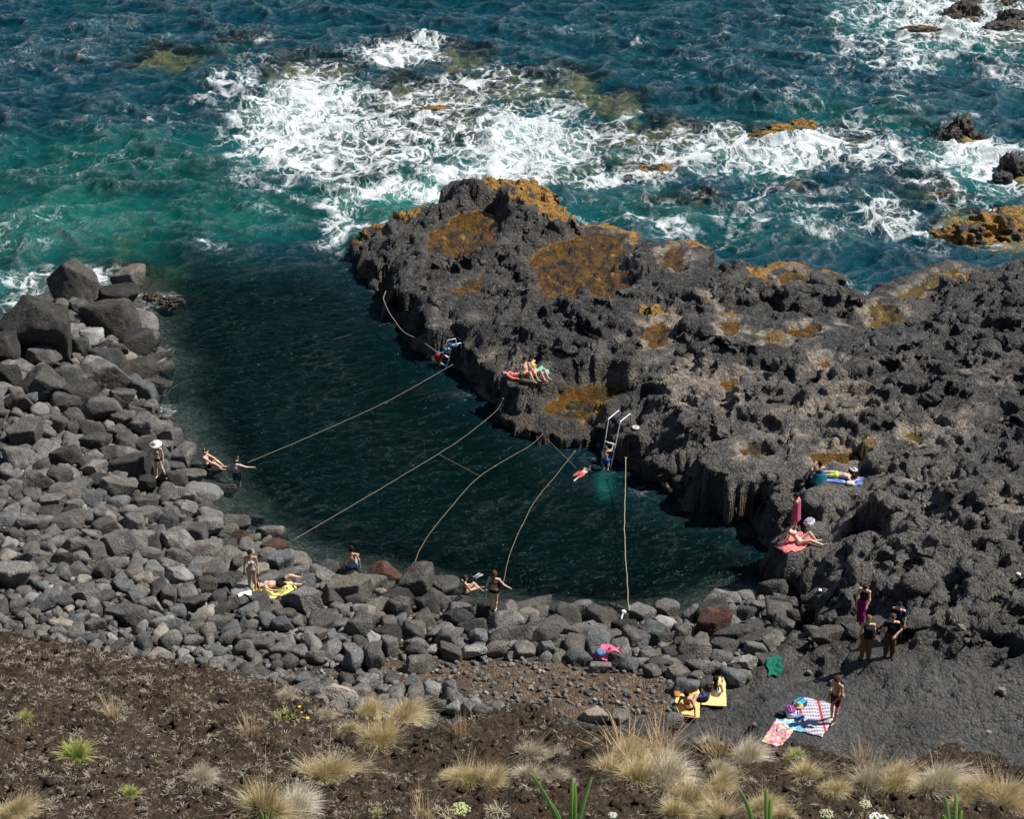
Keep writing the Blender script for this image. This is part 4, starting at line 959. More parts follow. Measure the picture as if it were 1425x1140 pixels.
    for _ in range(2):                          # relax the lattice steps
        sm = np.zeros_like(V); cn = np.zeros(len(V)); np.add.at(sm, E[:, 0], V[E[:, 1]]); np.add.at(sm, E[:, 1], V[E[:, 0]]); np.add.at(cn, E[:, 0], 1); np.add.at(cn, E[:, 1], 1)
        k = np.where(np.isin(names, ('finger', 'face')), .12, .4)[:, None]; V = V * (1 - k) + sm / np.maximum(cn, 1)[:, None] * k
    fn = np.cross(V[Q[:, 2]] - V[Q[:, 0]], V[Q[:, 3]] - V[Q[:, 1]]); N = np.zeros_like(V)
    for c in range(4): np.add.at(N, Q[:, c], fn)
    N /= np.linalg.norm(N, axis=1, keepdims=True) + 1e-9
    fr = dict(up=up, side=side, fwd=fwd, hd=hd, look=look, hs=hs, head=J['head'], pelvis=J['pelvis'], chest=J['chest'], neck=J['neck'])
    return V, Q, N, names, bt, fr

# --- poses: right-handed, the figure faces +y, feet or seat at z = 0
def stand(**k):
    J = dict(pelvis=V3(0,0,.93), chest=V3(0,0,1.24), neck=V3(0,-.01,1.45), head=V3(0,.02,1.60), shL=V3(-.175,-.01,1.40), shR=V3(.175,-.01,1.40), elL=V3(-.23,-.03,1.12), elR=V3(.23,-.03,1.12),
        wrL=V3(-.25,.05,.88), wrR=V3(.25,.05,.88), hipL=V3(-.085,0,.90), hipR=V3(.085,0,.90), knL=V3(-.10,.02,.48), knR=V3(.10,.02,.48), anL=V3(-.11,-.02,.07), anR=V3(.11,-.02,.07), toeL=V3(-.13,.15,.03), toeR=V3(.13,.15,.03))
    J.update({a: V3(*b) for a, b in k.items()}); return J
def sit(lean=.25, kz=.40, **k):
    J = dict(pelvis=V3(0,0,.11), chest=V3(0,-lean*.45,.42), neck=V3(0,-lean*.75,.63), head=V3(0,-lean*.75+.03,.79), shL=V3(-.175,-lean*.7,.58), shR=V3(.175,-lean*.7,.58), elL=V3(-.25,-lean*.6-.12,.33), elR=V3(.25,-lean*.6-.12,.33),
        wrL=V3(-.28,-lean-.18,.06), wrR=V3(.28,-lean-.18,.06), hipL=V3(-.09,.03,.10), hipR=V3(.09,.03,.10), knL=V3(-.12,.40,kz), knR=V3(.12,.40,kz), anL=V3(-.12,.40+.40*(1-kz*.9),.07), anR=V3(.12,.40+.40*(1-kz*.9),.07), toeL=V3(-.13,.60+.40*(1-kz*.9),.05), toeR=V3(.13,.60+.40*(1-kz*.9),.05))
    J.update({a: V3(*b) for a, b in k.items()}); return J
def lie(back=True, **k):
    z = .12
    J = dict(pelvis=V3(0,0,z), chest=V3(0,-.31,z+.01), neck=V3(0,-.52,z), head=V3(0,-.68,z+.02), shL=V3(-.175,-.47,z), shR=V3(.175,-.47,z), elL=V3(-.28,-.22,.06), elR=V3(.28,-.22,.06), wrL=V3(-.25,.03,.06), wrR=V3(.25,.03,.06),
        hipL=V3(-.09,.03,z), hipR=V3(.09,.03,z), knL=V3(-.13,.45,z-.01), knR=V3(.13,.45,z-.01), anL=V3(-.16,.86,.07), anR=V3(.16,.86,.07), toeL=V3(-.20,.93,.20), toeR=V3(.20,.93,.20), look=V3(0,0,1))
    if not back:
        for s, q in (('L', -1), ('R', 1)): J['toe' + s] = V3(q * .16, 1.0, .04); J['el' + s] = V3(q * .32, -.62, .05); J['wr' + s] = V3(q * .12, -.82, .05)
        J['look'] = V3(.8, 0, -.3)
        J['shL'], J['shR'] = J['shL'], J['shR']
    J.update({a: V3(*b) for a, b in k.items()}); return J

def skin_mat(name, col):
    m, nt, out = material(name); P = nt('TexCoord').outputs[3]
    c = nt.mix(nt.noise(P, 9.0, 3), tuple(x * .88 for x in col), tuple(x * 1.08 for x in col))
    finish(nt, out, nt('BsdfPrincipled', {'Base Color': c, 'Roughness': .5, 'Subsurface Weight': .05, 'Subsurface Scale': .01})); return m
SKIN = {'fair': skin_mat('fair_skin', (.76, .52, .41)), 'light': skin_mat('light_skin', (.68, .43, .31)), 'tan': skin_mat('tanned_skin', (.54, .31, .20)), 'brown': skin_mat('brown_skin', (.27, .14, .085))}
CLOTH = {}
def cloth(col, name=None):
    key = tuple(col)
    if key not in CLOTH: CLOTH[key] = simple_mat(name or 'cloth_%d' % len(CLOTH), col, .85, .14, 9.0, .012, spec=.15)
    return CLOTH[key]
DARKHAIR, BROWNHAIR, BLONDHAIR, GREYHAIR = (.018, .012, .009), (.06, .032, .018), (.22, .14, .07), (.16, .14, .12)
def shell(name, fig, sel, off, mat, parent, wob=.0):
    V, Q, N = fig[0], fig[1], fig[2]; f = Q[sel[Q].all(1)]
    if not len(f): return None
    v, f, n = compact(V, f, N); w = off + (wob * perlin3(v * 14, 5) if wob else 0)
    v = v + n * (w[:, None] if wob else w)
    return obj(name, mesh_from(name, v, f, True, mat), parent)
def person(u, v, z, pose, face, label, group, skin='light', female=False, scale=1.0, hair=DARKHAIR, long_hair=False, wear=(), extras=None, drop=0.0, tilt=0.0, hat=None, at_xyz=None, bun=False):
    """face: heading in degrees, 0 looks away from the camera (+y), 90 looks to +x"""
    J = pose; fig = figure_mesh(J, female); V, Q, N, names, bt, fr = fig
    root = empty('person', at_xyz if at_xyz is not None else (0, 0, 0)); tag(root, label, 'person', group)
    obj('body', mesh_from('body', V, Q, True, SKIN[skin]), root)
    up, side, fwd = fr['up'], fr['side'], fr['fwd']
    tz = (V - fr['pelvis']) @ up; L = (fr['neck'] - fr['pelvis']) @ up; tf = (V - fr['pelvis']) @ fwd; ts = (V - fr['pelvis']) @ side
    trunk = np.isin(names, ('belly', 'torso', 'upper', 'yoke', 'hipbar')); leg = names == 'thigh'
    for (kind, col) in wear:
        m = cloth(col)
        if kind == 'shorts': shell('shorts', fig, (np.isin(names, ('belly', 'hipbar')) & (tz < .12 * L / .52 + .03)) | (leg & (bt < .62)), .014, m, root, .012)
        elif kind == 'briefs': shell('briefs', fig, (np.isin(names, ('belly', 'hipbar')) & (tz < .05)) | (leg & (bt < .13)), .008, m, root)
        elif kind == 'bikini_top':
            shell('bikini_top', fig, np.isin(names, ('torso', 'upper')) & (np.abs((V - fr['chest']) @ up + .005) < .032 + .03 * (((V - fr['chest']) @ fwd) > .05)), .007, m, root)
        elif kind == 'trousers': shell('trousers', fig, (np.isin(names, ('belly', 'hipbar')) & (tz < .12)) | np.isin(names, ('thigh', 'calf')) | ((names == 'calf2') & (bt < .93)), .030, m, root, .018)
        elif kind == 'tank_top': shell('tank_top', fig, np.isin(names, ('belly', 'torso', 'upper')) & (tz < L * .86) & (tz > -.03), .013, m, root, .008)
        elif kind == 'shirt': shell('shirt', fig, (trunk & (tz < L * .95) & (tz > -.06)) | ((names == 'arm') & (bt < .75)), .018, m, root, .014)
        elif kind == 'long_shirt': shell('shirt', fig, (trunk & (tz < L * .95) & (tz > -.06)) | (names == 'arm') | ((names == 'forearm') & (bt < .85)), .022, m, root, .014)
        elif kind == 'shoes': shell('shoes', fig, names == 'foot', .012, m, root)
        elif kind == 'socks': shell('socks', fig, (names == 'calf2') & (bt > .7), .008, m, root)
    # hair: cap over crown and back of the head, plus a fall for long hair
    hd, look, hs = fr['hd'], fr['look'], fr['hs']; q = V - fr['head']
    cap = (names == 'head') & ((q @ hd > .045) | (q @ look < .012)) & (q @ hd > -.075)
    hm = cloth(hair); shell('hair', fig, cap, .020, hm, root, .010)
    if long_hair or bun:
        B = []; c0 = fr['head'] - look * .05 - hd * .02
        down = np.array([0, 0, -1.]) * .6 - hd * .4 if long_hair else -look
        tip = c0 + unit(down) * (.26 if long_hair else .06) - look * .05 - fr['fwd'] * (.06 if long_hair else 0)
        h_ = .014; lo = np.minimum(c0, tip) - .16; n = np.ceil((np.maximum(c0, tip) + .16 - lo) / h_).astype(int)
        P = np.stack(np.meshgrid(*[np.arange(n[d]) * h_ + lo[d] for d in range(3)], indexing='ij'), -1)
        F, _ = capsule_d(P, c0, tip, .080 if long_hair else .05, .045, (look, 1.35))
        hv, hq = surface_nets(F + .012 * np.sin(P @ hs * 160), lo, h_)
        obj('hair_fall' if long_hair else 'hair_bun', mesh_from('hair_fall', hv, hq, True, hm), root)
    for s in (-1, 1):   # eyes
        e = fr['head'] + look * .094 + hs * s * .034 + hd * .012; vv, ff = ICO[1]
        obj('eye', mesh_from('eye', vv * .010 + e, ff, True, cloth((.03, .025, .02))), root)
    if hat: hat(root, fr)
    if extras: extras(root, fig, fr)
    root.scale = (scale,) * 3
    if at_xyz is None:
        hit = surface_px(u, v, z); root.location = (hit[0], hit[1], hit[2] - drop)
    root.rotation_euler = (tilt, 0, math.radians(-face))
    return root
# ------------------------------------------------------------------ finding the ground under a thing
bpy.context.view_layer.update()
DG = bpy.context.evaluated_depsgraph_get()
GROUND_NAMES = ('boulder', 'lava_shelf', 'beach_ground', 'small_boulders', 'shingle')
def cast(o, d, only=True):
    o = Vector(o); d = Vector(d).normalized()
    for _ in range(8):
        ok, loc, nor, idx, ob, mx = S.ray_cast(DG, o, d)
        if not ok: return None
        if not only or ob.name.split('.')[0] in GROUND_NAMES: return loc
        o = loc + d * .02
    return None
def surface_px(u, v, z=None):
    if z is not None:
        x, y = at(u, v, z); return (float(x), float(y), z)
    X, Y, Z = ray_dir(u, v); h = cast((0, 0, CAM_H), (float(X), float(Y), float(Z)))
    return tuple(h) if h is not None else (*map(float, at(u, v, 2.0)), 2.0)
def drop_z(x, y, top=9.0, default=0.0):
    h = cast((x, y, top), (0, 0, -1)); return h.z if h is not None else default

# ------------------------------------------------------------------ towels
def pattern_mat(name, kind, cols):
    m, nt, out = material(name); G = nt('TexCoord').outputs[0]; P = nt('TexCoord').outputs[3]
    if kind == 'stripes':
        x = nt('SeparateXYZ', {0: G}).outputs[0]; y = nt('SeparateXYZ', {0: G}).outputs[1]
        w = nt.math('FRACT', nt.math('MULTIPLY', y, 13.0)); b = nt.math('FRACT', nt.math('MULTIPLY', x, 22.0))
        c = nt.mix(nt.smooth(w, .42, .5), cols[0], cols[1]); c = nt.mix(nt.math('MULTIPLY', nt.smooth(b, .45, .55), .55), c, cols[0])
        r = nt.math('FRACT', nt.math('MULTIPLY_ADD', x, 3.0, .12)); c = nt.mix(nt.math('LESS_THAN', r, .13), c, cols[2])
    elif kind == 'check':
        v = nt('TexChecker', {'Vector': G, 'Color1': (*cols[0], 1), 'Color2': (*cols[1], 1), 'Scale': 7.0}).outputs[0]
        c = nt.mix(nt.smooth(nt.noise(G, 3.5, 2), .55, .62), v, cols[2])
    else:
        c = nt.mix(nt.smooth(nt.noise(G, 3.0, 2), .46, .52), cols[0], cols[1]); c = nt.mix(nt.smooth(nt.noise(G, 6.0, 2), .62, .66), c, cols[2])
    bp = nt('Bump', {'Strength': .5, 'Distance': .02, 'Height': nt.noise(P, 12.0, 3)})
    finish(nt, out, nt('BsdfPrincipled', {'Base Color': c, 'Roughness': .9, 'Specular IOR Level': .1, 'Normal': bp.outputs[0]})); return m
def towel(u, v, ln, wd, head, mat, label, crumple=.02, squeeze=0.0, lift=.03, name='towel', cat='towel', group='towels spread by the bathers', seed=1):
    c = surface_px(u, v); ny, nx = 26, 18
    a = math.radians(head); fx, fy = math.sin(a), math.cos(a); rx, ry = fy, -fx
    s = np.linspace(-.5, .5, nx); t = np.linspace(-.5, .5, ny); Sx, Ty = np.meshgrid(s, t)
    ed = 1 + .05 * perlin(Ty * 6 + seed, Sx * 6, seed)
    if squeeze:
        Sx = Sx * (1 - squeeze * (.5 + .5 * np.sin(Ty * 7 + seed))) + .16 * squeeze * np.sin(Ty * 9 + seed * 2); Ty = Ty * (1 + .18 * squeeze * np.sin(Sx * 8 + seed))
    X = c[0] + (Sx * wd * rx + Ty * ln * fx) * ed; Y = c[1] + (Sx * wd * ry + Ty * ln * fy) * ed
    Z = np.array([[drop_z(X[i, j], Y[i, j], c[2] + 1.2, c[2]) for j in range(nx)] for i in range(ny)])
    Z = np.clip(Z, c[2] - .14, c[2] + .16)
    for _ in range(3):
        Zp = np.pad(Z, 1, mode='edge'); av = (Zp[:-2, 1:-1] + Zp[2:, 1:-1] + Zp[1:-1, :-2] + Zp[1:-1, 2:]) / 4; Z = np.maximum(Z, av)
    Z = Z + lift + crumple * ridge(X * 3.2 + seed, Y * 3.2, 3, seed) + crumple * .6 * perlin(X * 7, Y * 7, seed)
    V = np.stack([X - c[0], Y - c[1], Z - c[2]], -1).reshape(-1, 3)
    me = mesh_from(name, V, grid_faces(ny, nx)[:, ::-1], True, mat)
    o = obj(name, me); o.location = c; md = o.modifiers.new('thickness', 'SOLIDIFY'); md.thickness = .014; md.offset = 0
    return tag(o, label, cat, group)
YEL, ORG = (.86, .64, .30), (.86, .56, .22)
towel(378, 823, 1.75, .85, 82, cloth((.84, .76, .28)), 'bright yellow towel spread over the boulders under a lying man', .02, .15, seed=3)
towel(845, 906, .95, .85, 30, cloth((.80, .16, .27)), 'crumpled bright pink towel thrown over a dark boulder', .07, .45, seed=4)
towel(1078, 928, 1.15, .55, 12, cloth((.012, .14, .105)), 'crumpled dark green towel lying alone on the lava', .06, .4, seed=5)
towel(957, 980, 1.1, .82, 8, cloth(ORG), 'orange yellow towel under the tanned sitting woman', .015, .06, seed=6)
towel(993, 964, 1.15, .85, 5, cloth(YEL), 'pale yellow towel under the woman in the grey top', .015, .05, seed=7)
towel(1131, 999, 1.75, 1.25, 28, pattern_mat('striped_blanket', 'stripes', [(.62, .60, .64), (.22, .22, .32), (.55, .05, .09)]), 'grey patterned picnic blanket with red stripes on the lava', .012, 0, .025, 'picnic_blanket', 'blanket', seed=8)
towel(1101, 1010, .95, .62, 95, pattern_mat('blue_print', 'blotch', [(.10, .50, .72), (.45, .78, .84), (.85, .55, .15)]), 'light blue printed beach towel beside the striped blanket', .03, .1, seed=9)
towel(1083, 1024, 1.0, .75, 35, pattern_mat('pink_check', 'check', [(.80, .22, .30), (.80, .55, .50), (.85, .70, .40)]), 'pink and cream checked towel at the edge of the grass', .03, .15, seed=10)
towel(1107, 757, 1.35, .95, 60, cloth((.86, .25, .24)), 'coral red towel under the reclining bather on the rock', .06, .3, seed=11)
towel(1170, 667, 1.7, .8, 105, pattern_mat('blue_white', 'blotch', [(.10, .17, .52), (.20, .30, .66), (.62, .66, .74)]), 'blue towel with white edges under the lime shorts sunbather', .02, .05, seed=12)
towel(742, 520, 1.4, .7, 60, cloth((.16, .52, .50)), 'turquoise towel under the woman in the yellow bikini', .03, .2, seed=13)
towel(728, 527, .8, .5, 100, cloth((.78, .20, .03)), 'orange towel under the man beside the yellow bikini', .03, .2, seed=14)
towel(340, 826, .5, .35, 70, cloth((.72, .72, .74)), 'small white cloth at the feet of the bikini woman', .05, .4, seed=15)

# ------------------------------------------------------------------ shapes for bags, ladders and ropes
def tube(points, r, n=8, closed_ends=True):
    P = np.array(points, float); m = len(P); T = np.gradient(P, axis=0); T /= np.linalg.norm(T, axis=1, keepdims=True) + 1e-9
    ref = np.array([0, 0, 1.]) if abs(T[0] @ [0, 0, 1]) < .9 else np.array([1., 0, 0])
    V = []; rr = np.broadcast_to(r, m)
    for i in range(m):
        a = np.cross(T[i], ref); a /= np.linalg.norm(a) + 1e-9; b = np.cross(a, T[i]); ref = b
        for k in range(n):
            t = 2 * math.pi * k / n; V.append(P[i] + (a * math.cos(t) + b * math.sin(t)) * rr[i])
    F = [[i * n + k, i * n + (k + 1) % n, (i + 1) * n + (k + 1) % n, (i + 1) * n + k] for i in range(m - 1) for k in range(n)]
    V += [P[0], P[-1]]; a, b = m * n, m * n + 1
    T3 = [[a, (k + 1) % n, k] for k in range(n)] + [[b, (m - 1) * n + k, (m - 1) * n + (k + 1) % n] for k in range(n)]
    return np.array(V), [np.array(F), np.array(T3)]
def smooth_path(pts_, n=40):
    P = np.array(pts_, float); t = np.linspace(0, len(P) - 1, n); out = []
    for x in t:
        i = min(int(x), len(P) - 2); f = x - i
        p0, p1, p2, p3 = P[max(i - 1, 0)], P[i], P[i + 1], P[min(i + 2, len(P) - 1)]
        out.append(.5 * (2 * p1 + (p2 - p0) * f + (2 * p0 - 5 * p1 + 4 * p2 - p3) * f * f + (3 * p1 - p0 - 3 * p2 + p3) * f ** 3))
    return np.array(out)
def blob(name, size, mat, parent, loc=(0, 0, 0), seed=1, p=4.0, noise=.08):
    d, f = ICO[3]; c = np.abs(d); R = (np.sum(c ** p, 1)) ** (-1 / p); v = d * R[:, None] * (1 + noise * perlin3(d * 2.4 + seed, seed))[:, None] * size + loc
    return obj(name, mesh_from(name, v, f, True, mat), parent)
M_STEEL = simple_mat('steel', (.80, .81, .82), .35, .06, 6.0, metallic=.25)
M_ROPE = simple_mat('rope_fibre', (.24, .20, .135), .9, .25, 20.0)
M_ROPE2 = simple_mat('blue_rope_fibre', (.05, .25, .42), .85, .2, 20.0)

# ------------------------------------------------------------------ bathing ladders
def ladder(A, label, rungs, foot_z):
    """A: photograph points of left/right rail: foot, top front, top back, and heights"""
    root = None; ends = []
    for side in A:
        f = np.array([*at(*side['foot'], 0.0), 0.0]); tf = np.array([*at(*side['front'], side['z']), side['z']]); tb = np.array([*at(*side['back'], side['z'] + .05), side['z'] + .05])
        leg = np.array([tb[0] + .02, tb[1] + .02, side['z'] - .75]); down = f + (f - tf) * .55
        ends.append((f, tf, tb, leg, down))
    base = (ends[0][0] + ends[1][0]) / 2
    root = empty('bathing_ladder', base); tag(root, label, 'ladder', 'bathing ladders on the pool wall')
    for (f, tf, tb, leg, down) in ends:
        c = lambda p, q, k: p + (q - p) * k
        path = np.concatenate([[down, f], [c(f, tf, .5), c(tf, f, .04)], [tf * .9 + c(tf, tb, .06) * .1], [c(tf, tb, .08), c(tf, tb, .5), c(tb, tf, .08)], [c(tb, leg, .1), leg]]) - base
        v, fc = tube(path, .026, 10); obj('rail', mesh_from('rail', v, fc, True, M_STEEL), root)
    for k in rungs:
        a = ends[0][0] + (ends[0][1] - ends[0][0]) * k - base; b = ends[1][0] + (ends[1][1] - ends[1][0]) * k - base
        d = unit(b - a); w = unit(np.cross(d, [0, 0, 1.])) * .045; h = np.array([0, 0, .018])
        V = np.array([p + s * w + q * h for p in (a, b) for s in (-1, 1) for q in (-1, 1)]); F = np.array([[0, 1, 3, 2], [4, 6, 7, 5], [0, 4, 5, 1], [2, 3, 7, 6], [0, 2, 6, 4], [1, 5, 7, 3]])
        obj('rung', mesh_from('rung', V, F, False, M_STEEL), root)
    return root
ladder([dict(foot=(837, 646), front=(846.8, 583.2), back=(862.4, 570.3), z=1.95), dict(foot=(850, 651), front=(863, 587), back=(878, 575), z=1.95)], 'tall steel bathing ladder with a boy climbing it', [-.35, -.05, .17, .35, .50], 0)
ladder([dict(foot=(612, 509), front=(622.5, 473.7), back=(634.3, 471.2), z=1.25), dict(foot=(621, 513), front=(629.3, 479.6), back=(641.9, 477), z=1.25)], 'short steel bathing ladder tangled with blue rope and a red buoy', [-.3, .1, .45, .75], 0)
# red buoy and blue rope on the short ladder
bz = np.array([*at(610, 497, .45), .45]); r_ = empty('red_buoy', bz); tag(r_, 'red oblong buoy hanging at the short ladder', 'buoy')
blob('float', (.17, .17, .26), simple_mat('buoy_red', (.75, .045, .04), .4, .06), r_, (0, 0, 0), 3, 2.6, .02)
v, fc = tube([(0, 0, .24), (0, 0, .33), (.04, 0, .36)], .02); obj('eye_ring', mesh_from('eye_ring', v, fc, True, M_ROPE2), r_)
def rope(points, label, r=.022, mat=M_ROPE, sag=0.0, n=48, knots=(), group='ropes across the pool', name='mooring_rope'):
    P = [np.array([*at(u, v, z), z]) for u, v, z in points]; pa = smooth_path(P, n)
    if sag: pa[:, 2] -= sag * np.sin(np.linspace(0, math.pi, n))
    pa += np.stack([.02 * perlin(pa[:, 0] * 1.5, pa[:, 1] * 1.5, 8), .02 * perlin(pa[:, 0] * 1.5, pa[:, 1], 9), .0 * pa[:, 0]], 1)
    o0 = pa[0].copy(); v, fc = tube(pa - o0, r, 6); o = obj(name, mesh_from(name, v, fc, True, mat)); o.location = o0; tag(o, label, 'rope', group)
    for k in knots:
        q = pa[int(k * (n - 1))] - o0; blob('knot', (r * 3, r * 3, r * 2.6), mat, o, q, 5, 2.4, .25)
    return o
rope([(629,508,1.1),(540,558,.7),(430,608,.45),(352,641,.45),(347,643,.5)], 'taut rope from the short ladder to the swimmer holding its end', .0115, knots=(0,))
rope([(700,555,1.3),(690,572,.9),(650,605,.6),(610,632,.4),(510,692,.35),(408,752,.7)], 'knotted rope from the rock below the trio to the left boulder bank', .0115, knots=(0, .52, .98))
rope([(755,605,.8),(735,622,.6),(668,663,.35),(620,715,.25),(590,755,.3),(572,795,.8)], 'long sagging rope landing at the dark round boulder', .0115, knots=(0, .35))
rope([(800,628,.8),(775,660,.5),(745,697,.3),(725,735,.2),(710,770,.14),(703,800,.1),(701,812,.1)], 'rope dipping under water before the woman in the black bikini', .0115, knots=(0, .5))
rope([(871,638,1.0),(870,690,.6),(869,740,.45),(872,800,.5),(875,850,.9)], 'straight pale rope across the right part of the pool', .015, simple_mat('pale_rope_fibre', (.44, .37, .24), .9, .2, 20.0), knots=(0, .97))
rope([(610,632,.4),(640,648,.2),(668,663,.35)], 'thin slack cord linking two pool ropes', .010)
rope([(757,607,.8),(780,630,.3),(802,652,.05)], 'thin cord hanging from the rope anchor near the swimmer', .010)
rope([(180,548,.5),(205,551,.3),(230,549,.15),(253,533,.04),(337,511,.0),(420,485,.02),(500,462,.0),(555,445,.1)], 'slack rope floating across the mouth of the pool', .005)
rope([(537,405,1.2),(534,418,1.2),(545,440,1.0),(562,462,.8),(585,474,.8),(600,484,.9),(606,489,.9)], 'rope draped along the rock wall to the short ladder', .026)
rope([(606,489,.9),(614,491,.8),(622,486,.9),(628,481,1.0),(624,478,1.1),(632,482,1.2),(638,479,1.25)], 'tangle of blue rope on the short ladder', .035, M_ROPE2, knots=(.3, .5, .8))
rope([(868,852,.95),(866,858,.9),(864,866,.85)], 'short white rope end tied among the boulders', .03, simple_mat('white_rope_fibre', (.7, .7, .68), .9), knots=(0,))
rope([(737,868,1.4),(739,876,1.35),(744,886,1.3)], 'bent pale stick of rope lying on the brown boulder', .028, simple_mat('grey_rope_fibre', (.45, .43, .40), .9), name='rope_end')
# lifebelt-like white and red marker on the rock by the tall ladder
mk = surface_px(884.5, 597); r_ = empty('life_ring', mk); tag(r_, 'small white and red ring lying on the rock by the tall ladder', 'life ring')
ang = np.linspace(0, 2 * math.pi, 25); v, fc = tube([(.11 * math.cos(a), .11 * math.sin(a), .06) for a in ang], .05, 8); obj('ring', mesh_from('ring', v, fc, True, cloth((.78, .78, .76))), r_)
blob('red_patch', (.075, .075, .05), cloth((.7, .05, .05)), r_, (0, 0, .06), 3, 2.5, .05)

# ------------------------------------------------------------------ bags and clothes
def bag(u, v, size, col, label, strap=True, top=None, name='bag', cat='bag', seed=1):
    c = surface_px(u, v); r_ = empty(name, c, seed); tag(r_, label, cat, 'bags and clothes of the bathers')
    blob('body', np.array(size) / 2, cloth(col), r_, (0, 0, size[2] * .42), seed, 3.4, .14)
    if top: blob('top_flap', np.array(size) * (.40, .40, .16), cloth(top), r_, (0, 0, size[2] * .86), seed + 1, 3.0, .12)
    if strap:
        a = np.linspace(.2, math.pi - .2, 12); v_, f_ = tube([(size[0] * .36 * math.cos(t), .02, size[2] * .78 + size[2] * .34 * math.sin(t)) for t in a], .016, 6); obj('strap', mesh_from('strap', v_, f_, True, cloth(tuple(x * .7 for x in col))), r_)
    return r_
bag(1187, 663, (.42, .34, .36), (.012, .012, .013), 'black round bag with a pale top beside the sunbather', True, (.6, .6, .58), seed=2)
bag(1183, 675, (.32, .26, .16), (.62, .60, .55), 'cream folded cloth at the head of the blue towel', False, seed=3, name='folded_cloth', cat='cloth')
bag(1126, 730, (.46, .34, .24), (.66, .66, .72), 'white bag on the rock beside the pink-robed person', True, (.30, .28, .34), seed=4)
bag(976, 977, (.30, .42, .30), (.010, .010, .014), 'black bag between the two yellow towels', True, (.04, .06, .25), seed=5)
bag(735, 533, (.62, .36, .22), (.10, .10, .085), 'dark grey duffel bag at the feet of the trio', True, seed=6)
bag(1112, 984, (.55, .36, .24), (.03, .07, .12), 'dark navy backpack lying in the towel pile', True, (.03, .35, .6), seed=7)
bag(1100, 995, (.5, .34, .26), (.60, .58, .66), 'white and purple beach bag in the towel pile', True, (.30, .05, .30), seed=8)
bag(1088, 996, (.30, .22, .14), (.03, .035, .05), 'small dark clothes bundle left of the beach bag', False, seed=9, name='clothes_bundle', cat='clothes')
bag(1112, 1001, (.34, .26, .14), (.16, .22, .42), 'blue striped cloth roll on the light blue towel', False, seed=10, name='cloth_roll', cat='clothes')
bag(1141, 824, (.22, .16, .10), (.03, .035, .06), 'small dark object left on the lava above the boulders', False, (.6, .6, .6), seed=11, name='small_pouch', cat='pouch')
bag(1417, 801, (.16, .14, .10), (.75, .75, .74), 'small white bag on the dark lava slope', False, seed=12, name='small_pouch', cat='pouch')
bag(836, 912, (.34, .3, .2), (.10, .22, .42), 'blue cloth under the crumpled pink towel', False, seed=13, name='folded_cloth', cat='cloth')
bag(942, 969, (.34, .22, .16), (.45, .22, .07), 'orange brown wedge beside the tanned woman', False, seed=14, name='beach_wedge', cat='bag')
# swim fins by the standing woman, straw hat on the pile
def fins(u, v, head, col, label):
    c = surface_px(u, v); r_ = empty('swim_fins', c, math.radians(-head)); tag(r_, label, 'fins')
    for s in (-1, 1):
        X = np.array([[-.03, 0], [.03, 0], [.035, .13], [.055, .34], [-.055, .34], [-.035, .13]]); z = np.array([.07, .07, .06, .03, .03, .06]) + .02
        v_ = np.concatenate([np.c_[X + (s * .06, 0), z], np.c_[X + (s * .06, 0), z - .02]]); F4 = np.array([[i, (i + 1) % 6, (i + 1) % 6 + 6, i + 6] for i in range(6)]); F6 = np.array([[5, 4, 3, 2, 1, 0], [6, 7, 8, 9, 10, 11]])
        b = obj('fin_blade', mesh_from('fin_blade', v_, [F4, F6], False, cloth(col)), r_); blob('foot_pocket', (.032, .08, .03), cloth(tuple(x * .5 for x in col)), r_, (s * .06, -.02, .08), 2, 3, .03)
fins(662, 806, 35, (.30, .34, .38), 'pair of pale swim fins lying between the two women')
def straw_hat_mesh(r0, h):
    prof = [(0, h), (r0 * .35, h), (r0 * .46, h * .8), (r0 * .5, h * .15), (r0 * .62, h * .04), (r0, -.015), (r0, -.03), (r0 * .6, .0)]
    n = 24; V = []; F = []
    for (r, z) in prof:
        for k in range(n): t = 2 * math.pi * k / n; V.append((r * math.cos(t), r * math.sin(t), z + (.012 * math.sin(3 * t) if r > r0 * .8 else 0)))
    F = [[i * n + k, i * n + (k + 1) % n, (i + 1) * n + (k + 1) % n, (i + 1) * n + k] for i in range(len(prof) - 1) for k in range(n)]
    return np.array(V), np.array(F)[:, ::-1]
c = surface_px(1110, 992); o = obj('straw_hat', mesh_from('straw_hat', *straw_hat_mesh(.17, .12), True, cloth((.50, .36, .20)))); o.location = (c[0], c[1], c[2] + .28); tag(o, 'tan straw hat on top of the towel pile', 'hat')
def white_hat(root, fr):
    v, f = straw_hat_mesh(.26, .13); hd, look, hs = fr['hd'], fr['look'], fr['hs']
    M = np.stack([hs, look, hd], 1); v = v @ M.T + fr['head'] + hd * .055
    obj('sun_hat', mesh_from('sun_hat', v, f, True, cloth((.80, .77, .66))), root)
def mask_snorkel(root, fr):
    hd, look, hs = fr['hd'], fr['look'], fr['hs']
    a = np.linspace(0, 2 * math.pi, 20); v, f = tube([fr['head'] + hd * .02 + look * .105 * math.cos(t) + hs * .105 * math.sin(t) for t in a], .016, 6); obj('mask_strap', mesh_from('mask_strap', v, f, True, cloth((.75, .75, .72))), root)
    v, f = tube([fr['head'] + hs * .11 - hd * .05 + look * .06, fr['head'] + hs * .12 + hd * .05, fr['head'] + hs * .11 + hd * .22 - look * .02], .014, 6); obj('snorkel', mesh_from('snorkel', v, f, True, cloth((.8, .30, .05))), root)
